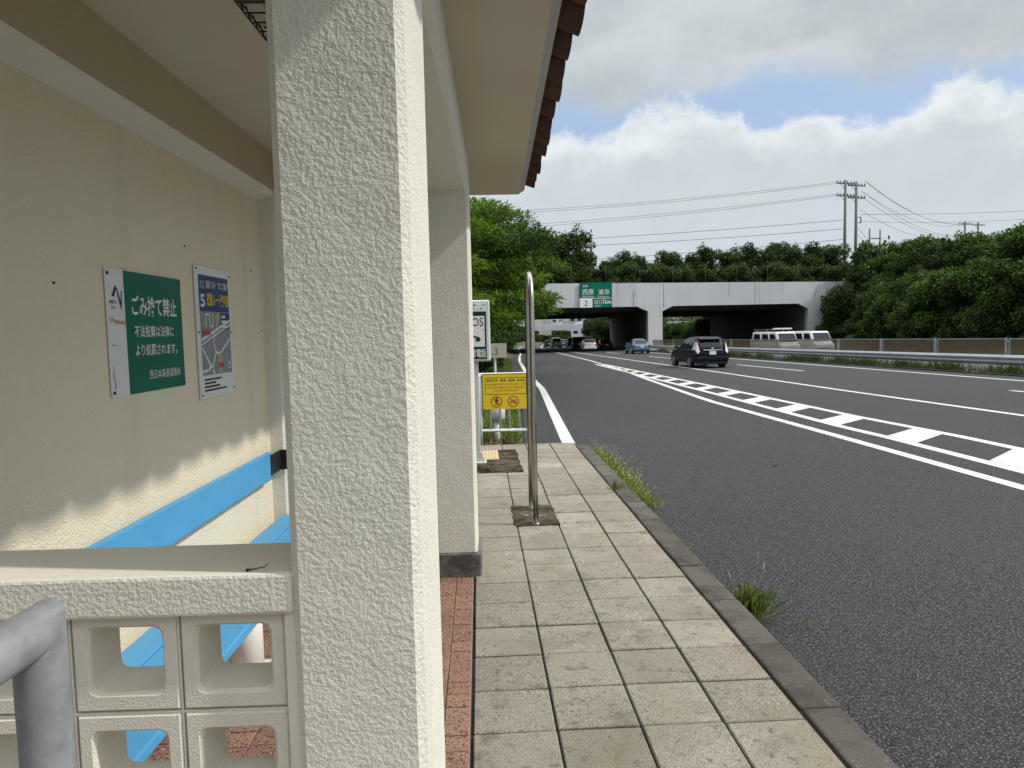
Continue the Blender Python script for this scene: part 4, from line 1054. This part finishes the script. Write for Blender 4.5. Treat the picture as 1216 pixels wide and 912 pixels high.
# ------------------------------------------------------------------ vehicles
def loft(mb, st, n_c=4, mi=0):
    """stations (y, z0, z1, hw, rad) -> rounded-rectangle loft along y"""
    rings = []
    for (y, z0, z1, hw, r) in st:
        pts = []; r = min(r, (z1-z0)/2-.001, hw-.001)
        for cx, cz, a0 in ((hw-r, z0+r, -90), (hw-r, z1-r, 0), (-hw+r, z1-r, 90), (-hw+r, z0+r, 180)):
            for k in range(n_c+1): a = rad(a0+90*k/n_c); pts.append((cx+r*math.cos(a), y, cz+r*math.sin(a)))
        rings.append(pts)
    n = len(rings[0]); vs = [p for r in rings for p in r]; fs = []
    for i in range(len(rings)-1):
        for k in range(n): fs.append((i*n+k, i*n+(k+1) % n, (i+1)*n+(k+1) % n, (i+1)*n+k))
    fs += [tuple(range(n)), tuple(reversed(range((len(rings)-1)*n, len(rings)*n)))]
    mb.raw(vs, fs, mi)
    return mb
def car(label, cat, paint, x, y, heading, style, group, roof_paint=None, name='car', z=None, lamps='tail'):
    # local: +y is forward; origin on the ground under the centre
    S_ = {'wagon': dict(L=4.62, W=1.775, H=1.575, belt=.97, gh=((-2.20, 1.25), (-1.74, .30)), tumble=.715, wh=1.36, hood=.93),
          'hatch': dict(L=3.9, W=1.69, H=1.50, belt=.92, gh=((-1.86, 1.12), (-1.62, .45)), tumble=.80, wh=1.2, hood=.95),
          'sedan': dict(L=4.3, W=1.70, H=1.46, belt=.92, gh=((-1.75, 1.1), (-1.0, .35)), tumble=.78, wh=1.25, hood=.92),
          'minivan': dict(L=4.5, W=1.74, H=1.80, belt=1.05, gh=((-2.18, 1.72), (-2.0, .85)), tumble=.86, wh=1.4, hood=1.0),
          'van': dict(L=4.69, W=1.69, H=1.98, belt=1.10, gh=((-2.28, 2.10), (-2.2, 1.55)), tumble=.88, wh=1.38, hood=1.06)}[style]
    L, W, H = S_['L'], S_['W'], S_['H']; hw = W/2; yr, yf_ = -L/2, L/2; belt = S_['belt']; hd = S_['hood']
    t = empty(name, (x, y, zr(y) if z is None else z), heading, label, cat, group); P = carpaint('paint_'+style, paint) if not isinstance(paint, str) else MT[paint]
    boxy = style in ('van', 'minivan')
    mb = MB()
    if boxy: st = [(yr, .42, belt-.02, hw*.90, .10), (yr+.06, .30, belt, hw*.97, .10), (yr+.5, .26, belt+.02, hw, .08), (0, .25, belt+.02, hw, .08), (yf_-.6, .25, belt, hw, .10), (yf_-.18, .26, hd, hw*.97, .12), (yf_-.04, .30, hd-.12, hw*.92, .14), (yf_, .36, hd-.28, hw*.86, .12)]
    else: st = [(yr, .46, belt-.20, hw*.86, .12), (yr+.05, .34, belt-.08, hw*.94, .13), (yr+.25, .28, belt, hw*.985, .12), (yr+.8, .25, belt+.01, hw, .12), (0, .24, belt, hw, .12), (yf_-1.1, .24, hd+.01, hw*.99, .13), (yf_-.5, .25, hd-.08, hw*.97, .15), (yf_-.15, .28, hd-.22, hw*.90, .15), (yf_, .36, hd-.36, hw*.74, .12)]
    loft(mb, st); mb.build('body', P, t, 32)
    # cabin
    (b0, b1), (t0, t1) = S_['gh']; wb, wt = hw*.955, hw*S_['tumble']; zb_, zt_ = belt-.06, H
    if not boxy:
        ys_ = [b0-.02, b0+.06, b0+(t0-b0)*.45, b0+(t0-b0)*.85, t0+.18, t0+.65, (t0+t1)/2+.25, t1-.12, t1+.08, t1+(b1-t1)*.35, t1+(b1-t1)*.72, b1+.12]
        q0 = .30
        zs_ = [belt+.06, belt+(H-belt)*.20, belt+(H-belt)*.60, belt+(H-belt)*.88, belt+(H-belt)*.97, H, H-.005, H-.035, belt+(H-belt)*.86, belt+(H-belt)*.62, belt+(H-belt)*.28, hd-.05]
        ws_ = [.80, .86, .92, .95, .965, .97, .97, .965, .96, .95, .93, .88]
        def cabp(y, s_, off=0.0):
            zt2 = float(np.interp(y, ys_, zs_)); w = hw*float(np.interp(y, ys_, ws_)); th = abs(s_)*math.pi/2; sg = 1 if s_ >= 0 else -1
            # s=+-1 at the belt line, 0 on the roof centre
            c_, n_ = math.sin(th), math.cos(th)
            x = w*(c_**.42)*(1-(1-S_['tumble'])*n_**.8)*(1 if c_ > 0 else 0); z = zb_+(zt2-zb_)*(n_**.62)
            return Vector((sg*(x+off*c_), y, z+off*n_))
        ss = [-1, -.93, -.85, -.75, -.65, -.55, -.45, -.36, -.27, -.15, 0, .15, .27, .36, .45, .55, .65, .75, .85, .93, 1]
        yy_ = sorted(set(list(np.linspace(ys_[0], ys_[-1], 30))))
        def patch(y0, y1, s0, s1, nm, m, off=.007, ny=7, ns=7, yoff=0.0):
            mb = MB(); Y = np.linspace(y0, y1, ny); Q = np.linspace(s0, s1, ns)
            mb.raw([cabp(float(y), float(q), off)+Vector((0, yoff, 0)) for y in Y for q in Q], [(i*ns+j, i*ns+j+1, (i+1)*ns+j+1, (i+1)*ns+j) for i in range(ny-1) for j in range(ns-1)], 0, True); return mb.build(nm, m, t)
        mb = MB(); n_s = len(ss); mb.raw([cabp(float(y), q) for y in yy_ for q in ss], [(i*n_s+j, i*n_s+j+1, (i+1)*n_s+j+1, (i+1)*n_s+j) for i in range(len(yy_)-1) for j in range(n_s-1)]+[tuple(range(n_s))], 0, True)
        mb.build('cabin', roof_paint or P, t, 50)
        patch(b0+.05, b0+(t0-b0)*.80, -.52, .52, 'rear_window', 'glass', .010, 8, 9, -.012); patch(t1+(b1-t1)*.10, b1-.02, -.60, .60, 'windscreen', 'glass', .010, 8, 9, .008)
        for sg in (-1, 1):
            for f0, f1 in ((.13, .30), (.33, .60), (.63, .92)):
                L_ = (t1+(b1-t1)*.55)-(t0-.12); ya = t0-.12+L_*f0; yb = t0-.12+L_*f1
                patch(ya, yb, sg*.90, sg*.52, 'side_window', 'glass', .009, 6, 6)
    else:
        bm = bmesh.new()
        lo = [bm.verts.new(v) for v in ((-wb, b0, zb_), (wb, b0, zb_), (wb, b1, zb_), (-wb, b1, zb_))]; hi = [bm.verts.new(v) for v in ((-wt, t0, zt_), (wt, t0, zt_), (wt, t1, zt_), (-wt, t1, zt_))]
        bm.faces.new(lo[::-1]); bm.faces.new(hi)
        for i in range(4): bm.faces.new([lo[i], lo[(i+1) % 4], hi[(i+1) % 4], hi[i]])
        bmesh.ops.bevel(bm, geom=[e for e in bm.edges if max(e.verts[0].co.z, e.verts[1].co.z) > zt_-.01], offset=.09 if not boxy else .11, segments=4, affect='EDGES', profile=.5)
        bmesh.ops.recalc_face_normals(bm, faces=bm.faces[:])
        mb = MB(); mb.add(bm); mb.build('cabin', roof_paint or P, t, 40)
    A = {'r': ((-wb, b0), (wb, b0), (wt, t0), (-wt, t0)), 'f': ((wb, b1), (-wb, b1), (-wt, t1), (wt, t1))}
    def onface(c, u0, u1, v0, v1, nm, m='glass', off=.012, sub=1):
        c = [Vector(q) for q in c]
        n = (c[1]-c[0]).cross(c[3]-c[0]).normalized()
        bl = lambda u, v: (c[0]*(1-u)+c[1]*u)*(1-v)+(c[3]*(1-u)+c[2]*u)*v+n*off
        mb = MB(); vs = [bl(u0, v0), bl(u1, v0), bl(u1-.02, v1), bl(u0+.02, v1)]; bk = [v-n*(off+.02) for v in vs]
        mb.raw(vs+bk, [(0, 1, 2, 3), (0, 4, 5, 1), (1, 5, 6, 2), (2, 6, 7, 3), (3, 7, 4, 0)]); return mb.build(nm, m, t)
    R4 = [(-wb, b0, zb_), (wb, b0, zb_), (wt, t0, zt_), (-wt, t0, zt_)]; F4 = [(wb, b1, zb_), (-wb, b1, zb_), (-wt, t1, zt_), (wt, t1, zt_)]
    L4 = [(-wb, b1, zb_), (-wb, b0, zb_), (-wt, t0, zt_), (-wt, t1, zt_)]; G4 = [(wb, b0, zb_), (wb, b1, zb_), (wt, t1, zt_), (wt, t0, zt_)]
    if boxy: onface(R4, .07, .93, .14, .86, 'rear_window'); onface(F4, .05, .95, .20, .86, 'windscreen')
    cuts = [(.07, .34), (.37, .64), (.67, .90)] if style != 'van' else [(.06, .30), (.34, .60), (.66, .93)]
    for u0, u1 in (cuts if boxy else []):
        onface(L4, u0, u1, .30, .82, 'side_window'); onface(G4, 1-u1, 1-u0, .30, .82, 'side_window')
    # wheels
    for sx in (-1, 1):
        for wy in (-S_['wh'], S_['wh']-.02):
            mb = MB(); xo = sx*(hw-.11); mb.tube([(xo-.105, wy, .31), (xo-.09, wy, .31), (xo+.09, wy, .31), (xo+.125*1 if sx > 0 else xo+.105, wy, .31)], [.28, .315, .315, .28], 22); w_ = mb.build('wheel', 'tyre', t)
            MB().disc((sx*(hw+.012), wy, .31), (sx, 0, 0), .205, 18, .02).build('rim', 'rim', w_)
            MB().disc((sx*(hw-.02), wy, .34), (sx, 0, 0), .38, 22, .03).build('wheel_arch', 'black', t)
        MB().box(sx*(hw+.02)-.09, sx*(hw+.02)+.09, b1-.55, b1-.43, belt-.02, belt+.12, .03).build('mirror', P, t)
    # rear details
    bx = .25 if boxy else .17
    for sx in (-1, 1):
        tl = MB(); 
        if style == 'wagon':
            tl.raw([(sx*(hw*.965+.006), b0+.42, belt-.02), (sx*(hw*.90), b0-.05, belt-.10), (sx*(hw*.72), b0-.115, belt-.10), (sx*(hw*.80), b0+.10, belt+.36), (sx*(hw*.875+.01), b0+.26, belt+.36), (sx*(hw*.97+.006), b0+.05, belt-.22), (sx*(hw*.84), yr-.012, belt-.22), (sx*(hw*.72), yr-.012, belt-.10)],
                   [(0, 1, 3, 4), (1, 2, 3), (0, 5, 1), (5, 6, 1), (1, 6, 7, 2), (2, 3, 4)])
        elif boxy: tl.box(sx*hw*.95-.06, sx*hw*.95+.03, yr-.015, yr+.2, .72, 1.2, .015)
        else: tl.box(sx*hw*.84-.10, sx*hw*.84+.10, yr-.02, yr+.28, belt-.26, belt-.02, .02)
        tl.build('tail_light', 'tailclear' if style == 'wagon' else 'tail', t)
        MB().box(sx*hw*.70-.16, sx*hw*.70+.15, yf_-.30, yf_-.03, hd-.34, hd-.16, .03).build('headlight', 'head', t)
    zp = {'wagon': .78, 'hatch': .72, 'sedan': .70, 'minivan': .85, 'van': .62}[style]
    MB().box(-.165, .165, yr-.035, yr+.02, zp-.085, zp+.085, .004).build('number_plate', 'plate', t)
    MB().box(-.165, .165, yf_-.02, yf_+.02, .42, .59, .004).build('number_plate', 'plate', t)
    MB().box(-hw*.90, hw*.90, yr-.05, yr+.25, .36, .60, .06, 3).build('bumper', P if not boxy else P, t)
    MB().box(-hw*.86, hw*.86, yr-.02, yr+.25, .22, .37, .03).build('bumper_skirt', 'black', t)
    MB().box(-hw*.86, hw*.86, yf_-.30, yf_+.01, .24, .42, .04).build('front_bumper', P if not boxy else P, t)
    MB().box(-.38, .38, yf_-.05, yf_+.005, hd-.36 if not boxy else .62, hd-.24 if not boxy else .74, .02).build('grille', 'black', t)
    if style == 'wagon':
        MB().box(-.48, .48, yr-.03, yr+.05, belt-.075, belt-.025, .008).build('chrome_strip', 'chrome', t)
        MB().prism([(t0-.36, H-.135), (t0-.34, H-.10), (t0+.25, H-.012), (t0+.25, H-.06)], 'x', -wt*.90, wt*.90, .015).build('spoiler', P, t)
        MB().box(-.06, .06, yr+.0, yr+.06, belt+.0, belt+.06, .012).build('badge', 'chrome', t)
        MB().box(-.015, .015, -1.35, -1.15, H, H+.055, .006).build('antenna', P, t)
    if boxy: MB().box(-hw*.84, hw*.84, yf_-.06, yf_+.012, .64, .70, .01).build('chrome_strip', 'chrome', t)
    return t
random.seed(2)
car('dark navy station wagon with roof spoiler driving in the main lane', 'car', (.008, .010, .018), 11.40, 37.0, .015, 'wagon', 'cars heading for the overpass')
car('light blue small car entering the overpass beside the median', 'car', (.055, .135, .23), 15.45, 69.6, 0, 'sedan', 'cars heading for the overpass')
car('white hatchback with dark window stopped under the overpass', 'car', (.70, .71, .71), 13.2, 86.5, -.04, 'hatch', 'cars heading for the overpass')
car('black minivan just left of the white hatchback', 'car', (.008, .008, .009), 13.4, 97, -.05, 'minivan', 'cars heading for the overpass')
car('dark car in shadow right of the white hatchback', 'car', (.012, .013, .016), 16.9, 96, -.05, 'sedan', 'cars heading for the overpass')
car('silver minivan in the sunlit road past the overpass', 'car', (.50, .52, .50), 13.7, 128, -.06, 'minivan', 'cars beyond the overpass')
car('dark blue small car beside the silver minivan', 'car', (.03, .06, .12), 15.9, 136, -.07, 'hatch', 'cars beyond the overpass')
car('black tall car right of the dark blue small car', 'car', (.012, .012, .014), 16.6, 128, -.06, 'minivan', 'cars beyond the overpass')
car('dark car half hidden left of the silver minivan', 'car', (.02, .02, .022), 13.0, 134, -.06, 'hatch', 'cars beyond the overpass')
car('white car farthest down the sunlit road', 'car', (.6, .6, .6), 19.2, 150, -.07, 'hatch', 'cars beyond the overpass')
v1 = car('white van with roof rack coming along the opposite carriageway', 'van', (.66, .67, .66), 22.9, 54.6, math.pi+.10, 'van', 'vans on the opposite carriageway', name='van', z=zr(54)-.22)
mb = MB(); 
for yy in np.linspace(-1.9, 1.1, 9): mb.box(-.72, .72, yy-.02, yy+.02, 2.13, 2.16)
for sx in (-.72, .72): mb.box(sx-.02, sx+.02, -2.0, 1.2, 2.13, 2.17)
for sx in (-.68, .68):
    for yy in (-1.6, .0, .9): mb.box(sx-.02, sx+.02, yy-.02, yy+.02, 1.93, 2.14)
mb.build('roof_rack', 'galv', v1)
MB().box(-.7, .7, .9, 1.25, 2.17, 2.26, .01).build('rack_board', 'plate', v1)
car('plain white van beside the roof rack van on the opposite carriageway', 'van', (.70, .71, .71), 26.3, 56.2, math.pi+.10, 'van', 'vans on the opposite carriageway', name='van', z=zr(56)-.22)

# ------------------------------------------------------------------ utility poles and lines
def upole(x, y, z1, z0, arms, label, group, r=.2, aw=1.5):
    t = empty('utility_pole', (x, y, z0), .25, label, 'utility pole', group); h = z1-z0
    MB().tube([(0, 0, -.5), (0, 0, h)], [r*1.25, r*.8], 12).build('shaft', 'pole', t)
    for dz in arms:
        a = MB().box(-aw, aw, -.09, .03, h-dz-.07, h-dz+.07).box(-aw*.8, -.05, -.1, -.06, h-dz-.02, h-dz+.02).build('crossarm', 'polearm', t)
        for xx in (-aw*.95, -aw*.6, -aw*.25, aw*.25, aw*.6, aw*.95): MB().tube([(xx, -.03, h-dz+.05), (xx, -.03, h-dz+.2), (xx, -.03, h-dz+.36)], [.05, .09, .05], 7).build('insulator', 'polearm', a)
        MB().tube([(-aw*.6, -.03, h-dz), (0, -.03, h-dz-.8)], .035, 5).build('brace', 'polearm', a)
    return t
upole(51.9, 100, 21.6, 5.5, (.5, 2.2), 'left pole of the tall twin utility poles above the right trees', 'twin utility poles')
p2 = upole(53.8, 100.6, 21.5, 5.5, (.6, 2.3), 'right pole of the tall twin utility poles above the right trees', 'twin utility poles')
MB().box(.15, .9, -.05, .05, 11.0, 11.08).box(.15, .9, -.05, .05, 10.2, 10.28).box(.8, .9, -.05, .05, 10.2, 11.08).build('side_bracket', 'polearm', p2)
upole(104, 150, 22.6, 7, (.6, 3.2), 'left pole of the far paired utility poles beyond the treetops', 'far paired utility poles', .22, 1.7)
upole(107.2, 150.4, 22.4, 7, (.6, 3.2), 'right pole of the far paired utility poles beyond the treetops', 'far paired utility poles', .22, 1.7)
upole(83.2, 150, 21.4, 7, (), 'left post of the small distant pole frame', 'small distant poles', .2); 
q = upole(85.5, 150, 21.2, 7, (), 'right post of the small distant pole frame', 'small distant poles', .2)
MB().box(-2.4, .4, -.1, .1, 12.2, 12.4).build('crossbar', 'polearm', q)
upole(-9, 110, 19.5, 5.5, (.5, 3.4), 'utility pole hidden in the trees left of the overpass', 'left utility pole', .2)
def wire(a, b, sag, label, group, r=.022):
    a = Vector(a); b = Vector(b); pts = []
    for k in range(21): s_ = k/20; p = a.lerp(b, s_); p.z -= sag*4*s_*(1-s_); pts.append(p)
    tag(MB().tube(pts, r, 5).build('power_line', 'wire'), label, 'power line', group)
lab = 'thin power line running left from the twin poles across the sky'; grp = 'power lines left of the twin poles'
for z0, z1, sg, oy in ((21.4, 19.4, .8, 0), (21.3, 19.2, .8, .9), (19.7, 17.0, .7, 0), (19.6, 16.8, .75, .9)): wire((51, 100+oy, z0), (-9, 110+oy, z1), sg, lab, grp)
lab2 = 'lower heavier cable running left from the twin poles'; grp2 = 'cables left of the twin poles'
for z0, z1, sg, oy in ((16.1, 14.6, .4, 0), (14.9, 13.9, .5, .3), (13.4, 11.4, .5, 0), (12.7, 11.0, .6, .5)): wire((52, 100+oy, z0), (-9, 110+oy, z1), sg, lab2, grp2, .03)
lab3 = 'thin power line sagging from the twin poles to the far paired poles'; grp3 = 'power lines right of the twin poles'
for z0, z1, xa in ((21.6, 22.3, 54.9), (21.4, 22.2, 55.3), (20.2, 22.1, 54.5), (19.9, 19.8, 55), (19.4, 19.7, 54.6), (17.6, 19.6, 54.3)): wire((xa, 100.6, z0), (104+xa-54, 150, z1), 2.2, lab3, grp3, .024)
wire((54.5, 100.6, 16.9), (120, 112, 21.0), .9, 'pair of cables running right from the bracket of the twin poles', 'cables running right', .026)
wire((54.5, 100.6, 15.9), (120, 112, 20.8), 1.5, 'thin cable running right below the bracket cable', 'cables running right', .02)
for z0, z1 in ((15.2, 18.5), (14.2, 17.5)): wire((54.0, 100.6, z0), (90, 150, z1-3), 1.5, 'low cable dropping from the twin poles to the treetops', 'low cables right of the twin poles', .024)

# ------------------------------------------------------------------ grass and weeds
def blades(name, rs, P, hmin, hmax, w, m, lean=.35, tint=.5):
    n = len(P); d = np.stack([rs.normal(0, lean, n), rs.normal(0, lean, n), np.ones(n)], 1); nn = rs.normal(size=(n, 3)); nn[:, 2] *= .2
    return leaf_mesh(name, P, d, nn, rs.uniform(hmin, hmax, n), w*rs.uniform(.6, 1.3, n), np.clip(rs.normal(tint, .25, n), 0, 1), m, .12)
rs = np.random.RandomState(8)
def grass_patch(name, n, fx, hmin, hmax, w, m='grass', tint=.45, lean=.35):
    P = np.array([fx() for _ in range(n)]); o = link(name, blades(name, rs, P, hmin, hmax, w, m, lean, tint), None); return tag(o, kind='stuff')
def gl():
    y = 10.9+rs.uniform(0, 1)**1.7*45; x = road_left(y)-.15-rs.uniform(0, 1)**1.3*4.5; return (x, y, ground_z(x, y)-.02)
grass_patch('verge_grass', 16000, gl, .12, .42, .022, 'grass', .45)
def gm():
    y = rs.uniform(8, 82); x = 18.15+abs(rs.normal(0, .22)); return (x, y, zr(y)+.02)
grass_patch('median_grass', 4200, gm, .05, .18, .03, 'mediangrass', .45)
def gm2():
    c = rs.choice([24, 27.5, 30.3, 33.5, 36, 39, 41, 46, 49, 52, 60, 66, 72]); y = c+rs.normal(0, .7); x = 18.35+abs(rs.normal(0, .22)); return (x, y, zr(y)+.02)
grass_patch('median_weeds', 4200, gm2, .12, .40, .04, 'mediangrass', .45)
def gd():
    y = rs.uniform(10.0, 11.2); x = rs.uniform(-1.2, .5); return (x, y, -.12)
grass_patch('dry_litter', 500, gd, .05, .28, .014, 'dry', .5, 1.2)
# flowering weeds along the kerb
def kw():
    y = 6.75+rs.uniform(0, 1)*3.15; x = 1.47+abs(rs.normal(0, .10))*(1.25-.25*abs(y-8.5)/1.8); return (x, y, zr(y))
grass_patch('kerb_weeds', 4200, kw, .03, .15, .009, 'weed', .5, .6)
mb = MB()
for k in range(240):
    x, y, z = kw(); x += abs(rs.normal(0, .05)); h = rs.uniform(.10, .26)
    mb.disc((x, y, z+h), (rs.normal(0, .4), rs.normal(0, .4)-.4, 1), .0042, 6)
tag(mb.build('weed_flowers', 'flower'), kind='stuff')
def tuft(name, label, x, y, z, n, r, h, w, cat='grass tuft', seedheads=(), m='grass', tint=.4, lean=.42):
    t = empty(name, (x, y, z), 0, label, cat)
    rr = np.abs(rs.normal(0, r, n)); a = rs.uniform(0, 6.28, n); P = np.stack([rr*np.cos(a), rr*np.sin(a), np.zeros(n)], 1)
    d = np.stack([P[:, 0]/r*lean*.6+rs.normal(0, lean*.7, n), P[:, 1]/r*lean*.6+rs.normal(0, lean*.7, n), np.ones(n)], 1); nn = rs.normal(size=(n, 3)); nn[:, 2] *= .2
    link('blades', leaf_mesh('blades', P, d, nn, h*rs.uniform(.45, 1.1, n), w*rs.uniform(.6, 1.2, n), np.clip(rs.normal(tint, .25, n), 0, 1), m, .2), None, t)
    if seedheads:
        mb = MB()
        for (a0, b0, ex, ez, rr_) in seedheads:
            mb.tube([(a0, b0, 0), (a0+ex*.4, b0+.01, ez*.5), (a0+ex*.85, b0+.015, ez*.85), (a0+ex, b0+.02, ez)], [.0014, .0013, .0011, .0009], 5)
            if rr_: mb.tube([(a0+ex*.78, b0+.014, ez*.79), (a0+ex*.88, b0+.016, ez*.88), (a0+ex, b0+.02, ez)], [.0015, rr_, .001], 6)
        mb.build('seed_stalk', 'drystalk', t)
    return t
MT['drystalk'] = mat('dry_stalk', (.38, .31, .20), .8)
tuft('grass_tuft', 'fresh green grass tuft with a tall seed stalk growing at the kerb foot', 1.585, 4.12, -.172, 380, .055, .20, .0042, tint=.75, seedheads=[(.01, 0, .085, .34, .0048), (.03, 0, .16, .16, 0), (-.02, .02, -.03, .30, .0), (0, 0, .055, .40, 0), (-.03, 0, -.10, .29, .004), (.03, -.03, .12, -.0+.03, 0)])
tuft('grass_tuft', 'small grass tuft growing in the joint between paving and kerb', 1.31, 6.93, 0, 90, .05, .085, .006, tint=.45)
mb = MB(); mb.raw([(3.62, 8.66, zr(8)+.012), (3.69, 8.68, zr(8)+.02), (3.72, 8.75, zr(8)+.01), (3.65, 8.74, zr(8)+.035)], [(0, 1, 2, 3)])
tag(mb.build('dead_leaf', 'bark'), 'small dead leaf lying on the asphalt', 'leaf')
